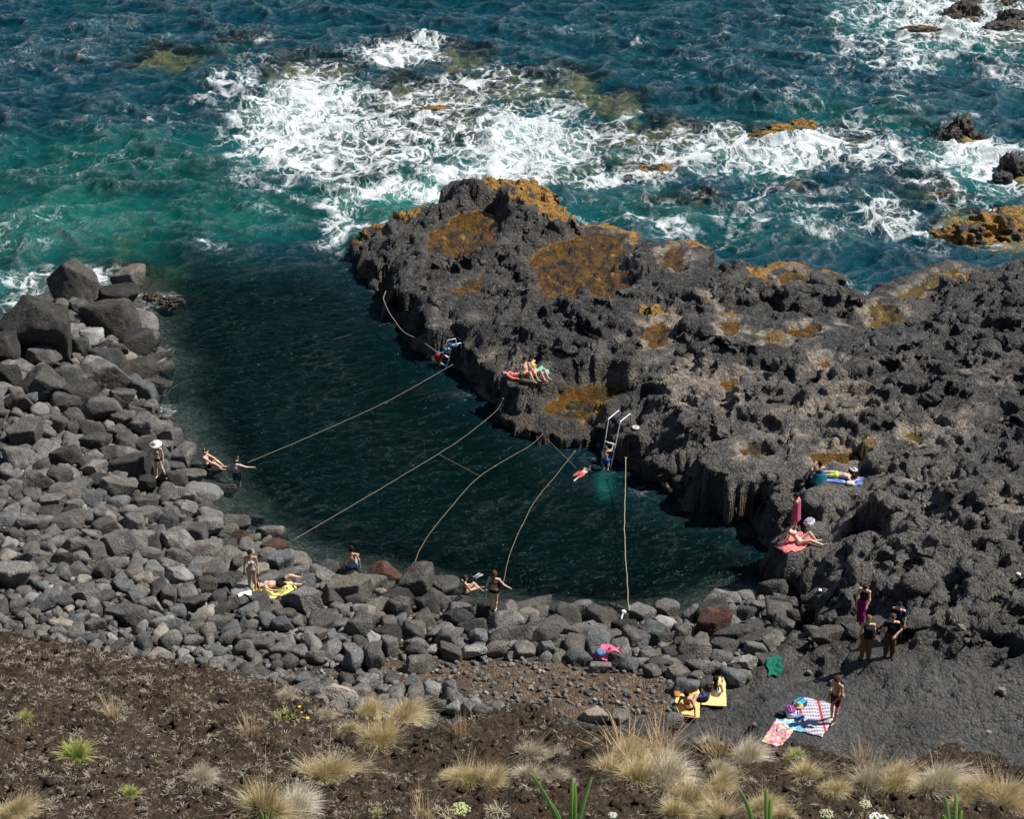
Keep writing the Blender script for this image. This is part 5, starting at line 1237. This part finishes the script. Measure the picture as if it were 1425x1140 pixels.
def backpack(col):
    def f(root, fig, fr):
        M = np.stack([fr['side'], fr['fwd'], fr['up']], 1); d, fc = ICO[3]; R = (np.sum(np.abs(d) ** 4, 1)) ** -.25
        v = (d * R[:, None] * (.155, .085, .225)) @ M.T + fr['chest'] - fr['fwd'] * .20 - fr['up'] * .04
        obj('backpack', mesh_from('backpack', v, fc, True, cloth(col)), root)
        for s in (-1, 1):
            p = [fr['chest'] + fr['side'] * s * .10 + fr['up'] * a + fr['fwd'] * b for a, b in ((.10, -.16), (.185, -.06), (.16, .10), (.04, .145), (-.10, .10), (-.16, -.12))]
            v, q = tube(smooth_path(p, 14), .018, 6); obj('shoulder_strap', mesh_from('shoulder_strap', v, q, True, cloth(col)), root)
    return f
def wrap(col, z0, z1, r0, r1, name='robe', flare=.02):
    def f(root, fig, fr):
        n, m = 28, 14; V = []
        for i in range(m):
            t = i / (m - 1); z = z0 + (z1 - z0) * t
            for k in range(n):
                a = 2 * math.pi * k / n; r = (r0 + (r1 - r0) * t) * (1 + flare * math.sin(a * 7 + 3 * t) * (1 - t)); V.append((r * math.cos(a) * 1.18, r * math.sin(a) * .86, z))
        F = [[i * n + k, i * n + (k + 1) % n, (i + 1) * n + (k + 1) % n, (i + 1) * n + k] for i in range(m - 1) for k in range(n)]
        V += [(0, 0, z1 + .03)]; T = [[(m - 1) * n + k, (m - 1) * n + (k + 1) % n, m * n] for k in range(n)]
        obj(name, mesh_from(name, np.array(V), [np.array(F), np.array(T)], True, cloth(col)), root)
    return f

# ------------------------------------------------------------------ the bathers
G1 = 'bathers round the pool'
person(222, 665, None, stand(elR=(.40,-.06,1.16), wrR=(.21,.06,.99), anL=(-.30,.06,.12), knL=(-.20,.12,.52), toeL=(-.36,.20,.08)), 185, 'woman in a wide white sun hat and dark bikini standing on the boulders', G1, 'light', True, .98, BROWNHAIR, False, [('bikini_top', (.20, .20, .15)), ('briefs', (.015, .014, .013))], hat=white_hat)
person(288, 648, None, sit(.05, .33, wrL=(-.10,.62,.20), wrR=(.10,.62,.20), elL=(-.2,.30,.38), elR=(.2,.30,.38)), 100, 'bather with snorkel sitting at the water and pulling on blue fins', G1, 'light', False, 1.0, DARKHAIR, False, [('shorts', (.02, .02, .025))], hat=mask_snorkel, at_xyz=(*map(float, at(288, 651, .05)), .05))
person(329, 655, 0, stand(elR=(.44,.02,1.30), wrR=(.70,.06,1.28), elL=(-.36,.12,1.20), wrL=(-.55,.28,1.10)), 5, 'bather waist deep in the pool holding the rope with outstretched arm', G1, 'fair', False, 1.0, DARKHAIR, False, [('shorts', (.02, .03, .05))], hat=mask_snorkel, at_xyz=(*map(float, at(329, 658, 0)), -1.02))
person(352, 822, None, stand(wrL=(-.24,.10,.86)), 178, 'tanned woman with long dark hair in a pale bikini standing by the yellow towel', G1, 'tan', True, 1.0, DARKHAIR, True, [('bikini_top', (.42, .52, .58)), ('briefs', (.34, .36, .34)), ('shoes', (.7, .25, .04))])
person(388, 818, None, lie(True, knL=(-.14,.42,.34), anL=(-.12,.80,.20), toeL=(-.14,.90,.34), elR=(.30,-.30,.06), wrR=(.36,.02,.06)), 78, 'man in black shorts lying on his back on the yellow towel', G1, 'light', False, 1.0, DARKHAIR, False, [('shorts', (.012, .012, .013))], drop=-.05)
person(490, 790, None, sit(.02, .26, elL=(-.27,-.02,.34), elR=(.27,-.02,.34), wrL=(-.29,-.02,.10), wrR=(.29,-.02,.10), toeL=(-.14,.95,-.02), toeR=(.14,.95,-.02)), 2, 'tanned man in blue shorts sitting with his back turned on a boulder', G1, 'tan', False, 1.03, DARKHAIR, False, [('shorts', (.20, .34, .50))])
person(648, 829, None, sit(.05, .36, elL=(-.22,.10,.34), elR=(.22,.10,.34), wrL=(-.16,.40,.28), wrR=(.16,.40,.28)), 62, 'woman in a brown bikini sitting on the rim of the pool', G1, 'light', True, 1.0, BROWNHAIR, False, [('bikini_top', (.16, .07, .05)), ('briefs', (.16, .07, .05))])
person(688, 851, None, stand(elR=(.33,.08,1.14), wrR=(.50,.20,.96), elL=(-.26,-.02,1.12), wrL=(-.34,.05,.87), knR=(.07,.04,.48), anR=(.03,-.02,.07), toeR=(.05,.15,.03)), 12, 'woman in a black bikini with auburn hair stepping down towards the pool', G1, 'fair', True, 1.0, (.11, .045, .02), True, [('bikini_top', (.012, .012, .013)), ('briefs', (.012, .012, .013))])
person(746, 523, None, sit(.42, .42), 135, 'woman in a yellow bikini leaning back on the turquoise towel', G1, 'light', True, 1.0, DARKHAIR, True, [('bikini_top', (.75, .50, .03)), ('briefs', (.75, .50, .03))])
person(732, 524, None, sit(.18, .38, wrL=(-.12,.40,.36), elL=(-.24,.12,.36)), 140, 'bare-chested man in orange shorts sitting beside the yellow bikini', G1, 'light', False, 1.02, DARKHAIR, False, [('shorts', (.72, .14, .02))])
person(721, 527, None, lie(True, knL=(-.10,.34,.30), knR=(.12,.34,.32), anL=(-.08,.20,.08), anR=(.1,.22,.08), toeL=(-.08,.36,.05), toeR=(.1,.38,.05)), 105, 'person in a salmon pink shirt lying curled beside the trio bag', G1, 'light', False, .95, (.35, .04, .10), False, [('long_shirt', (.80, .25, .22)), ('shorts', (.10, .09, .08))], drop=-.06)
boy = at(842, 645, .25)
person(842, 645, 0, stand(elR=(.30,.16,1.50), wrR=(.34,.30,1.66), shR=(.175,.02,1.44), elL=(-.24,.14,1.16), wrL=(-.22,.32,1.05), knR=(.13,.26,.62), anR=(.12,.16,.24), toeR=(.12,.32,.2), knL=(-.1,.12,.5), anL=(-.1,.02,.1)), 12, 'boy in bright blue shorts climbing the tall steel ladder', G1, 'light', False, .80, (.14, .08, .04), False, [('shorts', (.015, .14, .62))], at_xyz=(float(boy[0]), float(boy[1]) - .22, -.18))
person(808, 661, 0, lie(False, elL=(-.42,-.55,.04), wrL=(-.5,-.35,.0), elR=(.42,-.6,.04), wrR=(.45,-.85,.0)), 222, 'swimmer floating face down near the tall ladder', G1, 'light', False, 1.0, DARKHAIR, False, [('shorts', (.55, .12, .10))], at_xyz=(*map(float, at(808, 661, 0)), -.10))
person(1140, 670, None, sit(.0, .36, elL=(-.26,.10,.42), wrL=(-.10,.22,.66), elR=(.26,.10,.42), wrR=(.10,.22,.66)), -25, 'woman with raised hands wrapped in a blue and green towel', G1, 'tan', True, 1.0, BROWNHAIR, False, [('tank_top', (.01, .13, .19)), ('bikini_top', (.32, .48, .03))], extras=wrap((.012, .14, .20), .02, .38, .33, .19, 'towel_wrap', .06))
person(1164, 666, None, lie(False), 283, 'sunbather in lime green shorts lying face down on the blue towel', G1, 'light', False, 1.0, DARKHAIR, False, [('shorts', (.52, .66, .12))], drop=-.05)
person(1106, 738, None, stand(head=(0,.07,1.57), elL=(-.26,.12,1.22), wrL=(-.08,.22,1.36), elR=(.24,.12,1.22), wrR=(.06,.22,1.36)), -70, 'person wrapped in a pink robe standing on the rock above the pool', G1, 'tan', False, .96, DARKHAIR, False, [('shorts', (.01, .20, .17))], extras=wrap((.52, .11, .20), .55, 1.42, .23, .16, 'robe', .05))
person(1111, 756, None, sit(.52, .34, knL=(-.12,.42,.40), anR=(.2,.90,.06), knR=(.16,.46,.22), toeR=(.24,1.04,.12)), 92, 'woman in a pale bikini reclining on the coral red towel', G1, 'fair', True, 1.0, DARKHAIR, False, [('bikini_top', (.55, .70, .60)), ('briefs', (.55, .70, .60))])
person(1198, 869, None, stand(head=(-.03,.07,1.58), elR=(.25,-.06,1.13), wrR=(.22,.0,.90), elL=(-.24,.06,1.13), wrL=(-.22,.22,.95), anL=(-.09,.16,.09), toeL=(-.1,.32,.05), knL=(-.09,.16,.5)), 215, 'woman in a black top and magenta trousers stepping down the rock', G1, 'light', True, 1.0, BROWNHAIR, False, [('tank_top', (.010, .010, .011)), ('trousers', (.27, .012, .13)), ('shoes', (.25, .2, .16))], bun=True)
person(1203, 919, None, stand(), 3, 'woman seen from behind with black backpack and brown trousers', G1, 'light', True, 1.03, (.20, .12, .06), False, [('tank_top', (.013, .013, .014)), ('trousers', (.20, .115, .045)), ('shoes', (.05, .035, .025))], extras=backpack((.014, .016, .02)), bun=True)
person(1236, 916, None, stand(elL=(-.30,.0,1.15), wrL=(-.12,.20,1.02), elR=(.27,-.03,1.12), wrR=(.28,.06,.88)), 190, 'man with sunglasses in a black shirt and khaki trousers facing the slope', G1, 'light', False, 1.03, (.10, .06, .04), False, [('shirt', (.010, .010, .011)), ('trousers', (.105, .075, .045)), ('shoes', (.04, .03, .025))])
person(1245, 897, None, stand(), 205, 'person in a navy top standing behind the man in black', G1, 'light', False, 1.0, DARKHAIR, False, [('shirt', (.015, .02, .05)), ('trousers', (.015, .015, .017)), ('shoes', (.02, .02, .02))], extras=backpack((.03, .05, .14)))
person(957, 988, None, sit(.30, .30, elR=(.30,-.22,.32), wrR=(.36,-.30,.05)), 25, 'tanned woman in a black bikini leaning on her arm on the orange towel', G1, 'tan', True, 1.0, DARKHAIR, False, [('bikini_top', (.02, .015, .012)), ('briefs', (.02, .015, .012))])
person(994, 973, None, sit(.05, .30, elL=(-.25,-.02,.34), elR=(.25,-.02,.34), wrL=(-.24,.16,.12), wrR=(.24,.16,.12)), 0, 'woman in a light grey top sitting with her back turned on the pale yellow towel', G1, 'tan', True, 1.0, DARKHAIR, True, [('tank_top', (.44, .45, .50)), ('shorts', (.35, .40, .50))])
person(1160, 1004, None, stand(elL=(-.26,.02,1.13), wrL=(-.15,.17,.93), elR=(.26,-.04,1.13), wrR=(.13,.18,.92), anL=(-.13,.10,.07), toeL=(-.16,.27,.03), head=(0,.05,1.58)), -125, 'bare-chested man in dark red shorts standing by the striped blanket', G1, 'tan', False, 1.05, (.05, .035, .025), False, [('shorts', (.13, .010, .022))])
# ------------------------------------------------------------------ plants on the bluff
def blade_mat(name, base, mid, tip, trans=.25):
    m, nt, out = material(name)
    t = nt.attr('tip'); r = nt.attr('rnd')
    c = nt.ramp(t, [(0.0, base), (.45, mid), (1.0, tip)])
    c = nt('HueSaturation', {'Value': nt.math('MULTIPLY_ADD', r, .8, .75), 'Saturation': nt.math('MULTIPLY_ADD', r, -.4, 1.15), 'Color': c}).outputs[0]
    d = nt('BsdfPrincipled', {'Base Color': c, 'Roughness': .75, 'Specular IOR Level': .2}); tr = nt('BsdfTranslucent', {'Color': c})
    finish(nt, out, nt('MixShader', {0: trans, 1: d.outputs[0], 2: tr.outputs[0]})); return m
M_STRAW = blade_mat('straw_grass', (.17, .16, .045), (.46, .39, .18), (.78, .63, .40))
M_GREY = blade_mat('grey_dry_grass', (.16, .14, .06), (.46, .41, .28), (.72, .64, .52))
M_STALK = blade_mat('grass_seed_stalks', (.34, .25, .12), (.55, .40, .22), (.66, .46, .28))
M_GREENB = blade_mat('fresh_green_grass', (.10, .15, .02), (.30, .36, .06), (.55, .55, .20))
M_REED = blade_mat('broad_green_leaf', (.12, .26, .03), (.20, .42, .05), (.30, .48, .08), .35)
def blades(n, length, width, spread, droop, rs, seg=3, rad=.10, upright=0.0, lean=(0, 0)):
    a = rs.uniform(0, 6.283, n); rr = rad * np.sqrt(rs.random(n)); x0 = rr * np.cos(a); y0 = rr * np.sin(a)
    a2 = a + rs.normal(0, .5, n); el = np.clip(rs.normal(spread, .34, n), .03, 1.45) * (1 - upright)
    L = length * rs.uniform(.55, 1.15, n); w = width * rs.uniform(.6, 1.3, n)
    dx = np.cos(a2) * np.sin(el) + lean[0]; dy = np.sin(a2) * np.sin(el) + lean[1]; dz = np.cos(el)
    px_, py_ = -np.sin(a2 + rs.normal(0, .6, n)), np.cos(a2)
    V = np.zeros((n, seg + 1, 2, 3)); T = np.zeros((n, seg + 1, 2))
    for s in range(seg + 1):
        t = s / seg; dr = droop * t * t * L * (.4 + el)
        cx = x0 + dx * L * t * (1 + .25 * t); cy = y0 + dy * L * t * (1 + .25 * t); cz = dz * L * t - dr
        ww = w * (1 - .85 * t)
        for k, sg in enumerate((-1, 1)):
            V[:, s, k, 0] = cx + sg * ww * px_; V[:, s, k, 1] = cy + sg * ww * py_; V[:, s, k, 2] = cz
        T[:, s] = t
    idx = np.arange(n * (seg + 1) * 2).reshape(n, seg + 1, 2)
    F = np.stack([idx[:, :-1, 0], idx[:, :-1, 1], idx[:, 1:, 1], idx[:, 1:, 0]], -1).reshape(-1, 4)
    R = np.repeat(rs.random(n), (seg + 1) * 2)
    return V.reshape(-1, 3), F, T.ravel(), R
def blade_mesh(name, parts, mat):
    V = np.concatenate([p[0] for p in parts]); off = np.cumsum([0] + [len(p[0]) for p in parts]); F = np.concatenate([p[1] + o for p, o in zip(parts, off)])
    me = mesh_from(name, V, F, False, mat); attr(me, 'tip', np.concatenate([p[2] for p in parts])); attr(me, 'rnd', np.concatenate([p[3] for p in parts])); return me
TUS = []
for k in range(6):
    rs = np.random.default_rng(60 + k)
    pc = []
    for c in range(3 + k % 3):                 # several crowns grown together, each bent its own way
        p_ = blades(int(rs.integers(260, 620)), rs.uniform(.34, .62), .0034, rs.uniform(.30, .62), rs.uniform(.25, .7), rs, 4, rs.uniform(.06, .12), lean=(rs.uniform(-.05, .38), rs.uniform(-.15, .18)))
        a = rs.uniform(0, 6.28); q = .20 * math.sqrt(rs.random()); pc.append((p_[0] + (q * math.cos(a) * 1.3, q * math.sin(a), 0), p_[1], p_[2], np.clip(p_[3] * .7 + rs.uniform(-.15, .4), 0, 1)))
    pc.append(blades(320, .42, .0036, 1.05, .75, rs, 4, .22, lean=(.08, 0))); pc.append(blades(140, .68, .0032, .30, .2, rs, 4, .15, lean=(.22, .05)))
    b = blade_mesh('grass_blades', pc, M_STRAW if k % 2 == 0 else M_GREY)
    st = blade_mesh('seed_stalks', [blades(46, .85, .0045, .30, .10, rs, 4, .12, lean=(.06, .02))], M_STALK)
    # feathery seed heads
    hp = []
    n = 46; a = rs.uniform(0, 6.28, n); r = .12 + .22 * rs.random(n)
    TUS.append((b, st))
GREEN_T = [blade_mesh('grass_blades', [blades(420, .34, .005, .55, .35, np.random.default_rng(90 + k), 3, .08)], M_GREENB) for k in range(2)]
STALK_T = [blade_mesh('seed_stalks', [blades(90, .62, .006, .28, .08, np.random.default_rng(95 + k), 4, .20, lean=(.05, 0))], M_STALK) for k in range(3)]
TUSSOCKS = [(850,1078,74,0,1),(893,1088,95,0,1),(872,1058,66,2,1),(932,1092,84,1,1),(962,1116,84,0,1),(1003,1104,66,2,0),(943,1138,76,0,0),(1006,1138,76,4,1),(884,1066,64,0,1),(915,1068,60,4,1),(1042,1062,66,1,1),(995,1036,32,3,0),(743,1050,54,3,0),(776,1054,40,5,0),(745,1082,60,3,0),
    (1125,1082,64,0,0),(1160,1098,44,4,0),(1213,1092,84,3,1),(1250,1092,60,2,0),(1310,1100,104,1,1),(1286,1106,60,0,0),(1362,1108,72,4,0),(1400,1122,74,2,1),(1424,1132,64,0,1),(1345,1120,56,4,0),(454,1086,86,2,1),(370,1132,104,0,1),(415,1136,88,1,0),(278,1086,52,5,0),(18,1138,66,2,0),
    (512,992,56,4,1),(562,1000,60,2,1),(528,1032,76,4,1),(484,1020,40,2,1),(402,972,36,3,1),(452,998,34,5,0),(654,1086,66,4,0),(690,1090,48,2,0),(622,1084,30,2,0),(1060,1128,60,2,1),(1090,1140,52,0,1),(770,1085,40,5,0),(1000,1075,44,5,1)]
NEARBY = [((870,1080),'in the big middle clump'),((960,1120),'low in the big pale clump'),((1040,1060),'below the yellow towels'),((750,1060),'by itself on the dark soil'),((1140,1090),'below the checked towel'),((1230,1090),'in the row along the right bluff'),((1310,1100),'in front of the lichen-topped knoll'),((1400,1120),'in the corner row of the right bluff'),
    ((400,1120),'in the left pair of big tussocks'),((275,1085),'among grey litter on the left slope'),((18,1138),'low on the left slope'),((530,1000),'by the pale half-buried rock'),((400,972),'at the crest above the shingle'),((650,1086),'beside the red succulent'),((1075,1135),'by the broad green leaves')]
VAR = {0: 'straw coloured', 1: 'grey-tinged', 2: 'golden', 3: 'pale grey', 4: 'bleached', 5: 'thin greyish'}
def near_words(u, v, table): return min(table, key=lambda p: (p[0][0] - u) ** 2 + (p[0][1] - v) ** 2)[1]
for i, (u, v, w, k, stalks) in enumerate(TUSSOCKS):
    x, y, z = bluff_at(u, v); s = px_per_m(y, z); sc = w / s / .98 * .90
    r_ = empty('grass_tussock', (x, y, z - .03)); r_.scale = (sc * random.uniform(.9, 1.4), sc * random.uniform(.9, 1.15), sc * random.uniform(.85, 1.15))
    r_.rotation_euler = (random.uniform(-.12, .12), random.uniform(-.12, .12), random.uniform(-.9, .9))
    size = 'large' if w > 75 else 'medium' if w > 50 else 'small'
    tag(r_, f"{size} {VAR[k]} grass tussock {'with stalks ' if stalks else ''}{near_words(u, v, NEARBY)}", 'grass tussock', 'dry grass tussocks on the bluff')
    obj('grass_blades', TUS[k][0], r_)['kind'] = 'stuff'
    if stalks: obj('seed_stalks', TUS[k][1], r_)['kind'] = 'stuff'
for i, (u, v, w, lab) in enumerate([(105,1054,50,'yellow-green grass clump on the left litter slope'),(35,1000,22,'tiny green grass sprig on the left slope'),(180,1108,30,'small fresh grass sprig below the green clump'),(1108,1055,26,'little green grass clump under the checked towel'),(525,1135,20,'small green sprout beside the seed stalks')]):
    x, y, z = bluff_at(u, v); s = px_per_m(y, z); sc = w / s / .5; r_ = empty('green_grass_clump', (x, y, z - .02), i); r_.scale = (sc,) * 3
    tag(r_, lab, 'grass clump'); obj('grass_blades', GREEN_T[i % 2], r_)['kind'] = 'stuff'
for i, (u, v, w, lab) in enumerate([(350,1010,40,'loose seed stalks above the left tussocks'),(590,1130,46,'tall loose seed stalks on the bare soil'),(1000,1040,60,'seed stalks rising behind the big clump'),(870,1030,80,'tall seed stalks rising over the big clump'),(920,1030,70,'thin seed stalks at the bluff edge'),(1385,1090,60,'seed stalks on the right bluff slope'),(1200,1050,40,'short seed stalks by the lava edge'),(640,1010,30,'few seed stalks at the gravel edge'),(160,985,34,'sparse reddish stalks on the litter slope')]):
    x, y, z = bluff_at(u, v + 14); s = px_per_m(y, z); sc = w / s / .7; r_ = empty('seed_grass', (x, y, z - .02), i * 2); r_.scale = (sc, sc, .9)
    tag(r_, lab, 'seed grass', 'loose seed stalks on the bluff'); obj('seed_stalks', STALK_T[i % 3], r_)['kind'] = 'stuff'

def broad_leaves(base, tips, label, w=.035):
    x, y, z = bluff_at(*base); r_ = empty('broad_leaf_plant', (x, y, z)); tag(r_, label, 'plant', 'broad-leaved green plants')
    for i, (u, v, bu) in enumerate(tips):
        dep = random.uniform(-.25, .1); ty = y + dep; X, Y, Z = map(float, ray_dir(u, v)); t = ty / Y; tip = np.array([X * t, ty, CAM_H + Z * t]) - (x, y, z)
        X, Y, Z = map(float, ray_dir(bu, base[1])); t = y / Y; root_ = np.array([X * t - x, 0, -.05 + CAM_H + Z * t - z])
        P = smooth_path([root_, root_ * .45 + tip * .55 + (0, 0, .10), tip], 9); n = len(P); d = unit(tip - root_); sd = unit(np.cross(d, [0, 1, 0.15]))
        V = []; T = []
        for k in range(n):
            q = k / (n - 1); ww = w * (.45 + 1.1 * q) * (1 - q) ** .55 * 1.4
            V += [P[k] - sd * ww + (0, -.012, 0), P[k] + (0, .012, 0), P[k] + sd * ww + (0, -.012, 0)]; T += [q] * 3
        F = [[3 * k + c, 3 * k + c + 1, 3 * k + c + 4, 3 * k + c + 3] for k in range(n - 1) for c in (0, 1)]
        me = mesh_from('leaf', np.array(V), np.array(F), True, M_REED); attr(me, 'tip', np.array(T)); attr(me, 'rnd', np.full(len(T), random.uniform(.3, .9))); obj('leaf', me, r_)
broad_leaves((795, 1165), [(738,1076,788),(797,1080,792),(800,1092,800),(824,1080,800),(760,1110,790)], 'tall broad green leaves below the small tussocks')
broad_leaves((1062, 1165), [(1028,1098,1055),(1066,1096,1066),(1072,1110,1070)], 'broad green leaves at the foot of the big clump')
broad_leaves((1325, 1165), [(1314,1108,1322),(1330,1104,1328),(1338,1128,1332),(1312,1135,1318)], 'broad green leaves under the largest right tussock')
broad_leaves((372, 1160), [(362,1128,370),(380,1122,374)], 'short green leaves in the left big tussock', .025)
def small_leaf_plant(u, v, w, n, mat, label, flowers=None, ln=.10, wd=.03):
    x, y, z = bluff_at(u, v); r_ = empty('leafy_plant', (x, y, z)); tag(r_, label, 'plant'); s = px_per_m(y, z); R = w / s / 2
    rs = np.random.default_rng(int(u)); parts = []
    for _ in range(n):
        a = rs.uniform(0, 6.28); q = R * math.sqrt(rs.random()); p = blades(3, ln, wd, .7, .2, rs, 2, .02); parts.append((p[0] + (q * math.cos(a), q * math.sin(a), .05 * (1 - q / R)), p[1], p[2], p[3]))
    obj('leaves', blade_mesh('leaves', parts, mat), r_)['kind'] = 'stuff'
    for (fu, fv, fr_, col) in flowers or ():
        fx, fy, fz = bluff_at(fu, fv + 6); o = empty('tmp', (0, 0, 0)); bpy.data.objects.remove(o)
        loc = (fx - x, fy - y, fz - z + .10); blob('flower_head', (fr_, fr_, fr_ * .45), cloth(col), r_, loc, 3, 2.2, .25)
        v_, f_ = tube([(loc[0], loc[1], loc[2] - .16), loc], .006, 5); obj('flower_stem', mesh_from('flower_stem', v_, f_, True, cloth((.2, .3, .06))), r_)
small_leaf_plant(395, 1004, 52, 60, M_GREENB, 'low leafy green plant with yellow flowers on the left bluff', [(417,984,.03,(.75,.52,.03)),(428,1000,.036,(.75,.52,.03)),(420,992,.02,(.7,.5,.05))], .10, .014)
small_leaf_plant(632, 1080, 18, 16, blade_mat('red_succulent', (.30, .05, .02), (.42, .06, .02), (.55, .10, .03)), 'small red succulent beside a pale tussock', None, .12, .016)
small_leaf_plant(690, 1138, 44, 60, M_GREY, 'dry pinkish rosette at the bottom of the bluff', None, .14, .008)
small_leaf_plant(612, 1138, 36, 40, M_GREY, 'pale dry rosette below the umbel', None, .12, .008)
def umbel(u, v, w, col, label):
    x, y, z = bluff_at(u, v + 26); s = px_per_m(y, z); R = w / s / 2; r_ = empty('umbel_flower', (x, y, z)); tag(r_, label, 'flower', 'wild umbel flowers'); H = .30
    v_, f_ = tube([(0, 0, 0), (.01, 0, H * .6), (0, 0, H)], .008, 5); obj('stem', mesh_from('stem', v_, f_, True, cloth((.22, .27, .09))), r_)
    VV, FF, off = [], [], 0; d, f = ICO[1]; rs = np.random.default_rng(int(u))
    for k in range(46):
        a = rs.uniform(0, 6.28); q = R * math.sqrt(rs.random()); VV.append(d * R * .15 + (q * math.cos(a), q * math.sin(a), H + .05 - .3 * (q / R) ** 2 * R)); FF.append(f + off); off += len(d)
        t, ft = tube([(0, 0, H - .02), VV[-1].mean(0)], .003, 3); 
    obj('flower_cluster', mesh_from('flower_cluster', np.concatenate(VV), np.concatenate(FF), True, cloth(col)), r_)
    cone = np.array([(R * .9 * math.cos(t), R * .9 * math.sin(t), H + .01) for t in np.linspace(0, 6.283, 17)[:-1]] + [(0, 0, H - R * .7)]); obj('ray_fan', mesh_from('ray_fan', cone, np.array([[i, (i + 1) % 16, 16] for i in range(16)])[:, ::-1], True, cloth((.30, .36, .14))), r_)
umbel(640, 1122, 28, (.42, .45, .22), 'green folded umbel flower head at the bottom of the bluff')
umbel(1148, 1130, 20, (.45, .45, .28), 'greenish umbel flower head right of the broad leaves')
umbel(1202, 1116, 18, (.50, .48, .30), 'upright greenish umbel flower on the right')
umbel(1220, 1136, 26, (.75, .75, .70), 'white umbel flower at the bottom edge of the bluff')
umbel(852, 1132, 12, (.70, .72, .66), 'tiny white flower below the big clump')

# ------------------------------------------------------------------ litter and clinker on the slope
def litter():
    n = 26000; X = rng.uniform(-13, 13, n); Y = rng.uniform(19.5, 34, n)
    yc = np.interp(X, CR[:, 0], CR[:, 1]); dens = .20 + .55 * sstep(-1.0, -4.5, X) + .8 * fbm(X / .9, Y / .9, 3, 610)
    ok = (Y < yc + .15) & (rng.random(n) < dens) & (np.abs(X) < Y * .36 + .8); X, Y = X[ok], Y[ok]; Z = bluff_height(X, Y)
    rs = np.random.default_rng(5); P = []
    tpl = [blades(9, .085, .0085, .95, .15, np.random.default_rng(200 + k), 2, .02) for k in range(10)]
    VV, FF, TT, RR, off = [], [], [], [], 0
    for i in range(len(X)):
        v, f, t, r = tpl[i % 10]; s = rs.uniform(.5, 1.35); a = rs.uniform(0, 6.28); c, q = math.cos(a) * s, math.sin(a) * s
        VV.append(np.stack([v[:, 0] * c - v[:, 1] * q + X[i], v[:, 0] * q + v[:, 1] * c + Y[i], v[:, 2] * s * .8 + Z[i] - .006], 1)); FF.append(f + off); TT.append(t); RR.append(r * .4 + rs.random() * .6); off += len(v)
    me = mesh_from('dry_litter', np.concatenate(VV), np.concatenate(FF), False, blade_mat('dry_litter', (.10, .08, .055), (.23, .19, .14), (.42, .36, .285), .1))
    attr(me, 'tip', np.concatenate(TT)); attr(me, 'rnd', np.concatenate(RR)); tag(obj('dry_litter', me), 'greyish dry leaf litter scattered over the dark slope', None, None, 'stuff')
    # clinker
    n = 9000; X = rng.uniform(-12, 12, n); Y = rng.uniform(19.5, 33, n); yc = np.interp(X, CR[:, 0], CR[:, 1])
    ok = (Y < yc + .1) & (np.abs(X) < Y * .36 + .8) & (rng.random(n) < .5 + .7 * fbm(X / 1.1, Y / 1.1, 3, 620) + .25 * sstep(-5, 0, X)); X, Y = X[ok], Y[ok]; Z = bluff_height(X, Y)
    d, f = ICO[1]; VV, FF, off = [], [], 0
    base = [d * (1 + .5 * perlin3(d * 1.8 + k * 3, k) + .35 * perlin3(d * 4 + k, k + 9))[:, None] for k in range(8)]
    for i in range(len(X)):
        s = .018 + .07 * rs.random() ** 3; VV.append(base[i % 8] * (s * rs.uniform(.7, 1.4), s, s * rs.uniform(.6, 1)) + (X[i], Y[i], Z[i] + s * .2)); FF.append(f + off); off += len(d)
    me = mesh_from('clinker_stones', np.concatenate(VV), np.concatenate(FF), True, M_SOIL); tag(obj('clinker_stones', me), 'loose dark clinker crumbs on the bluff soil', None, None, 'stuff')
litter()
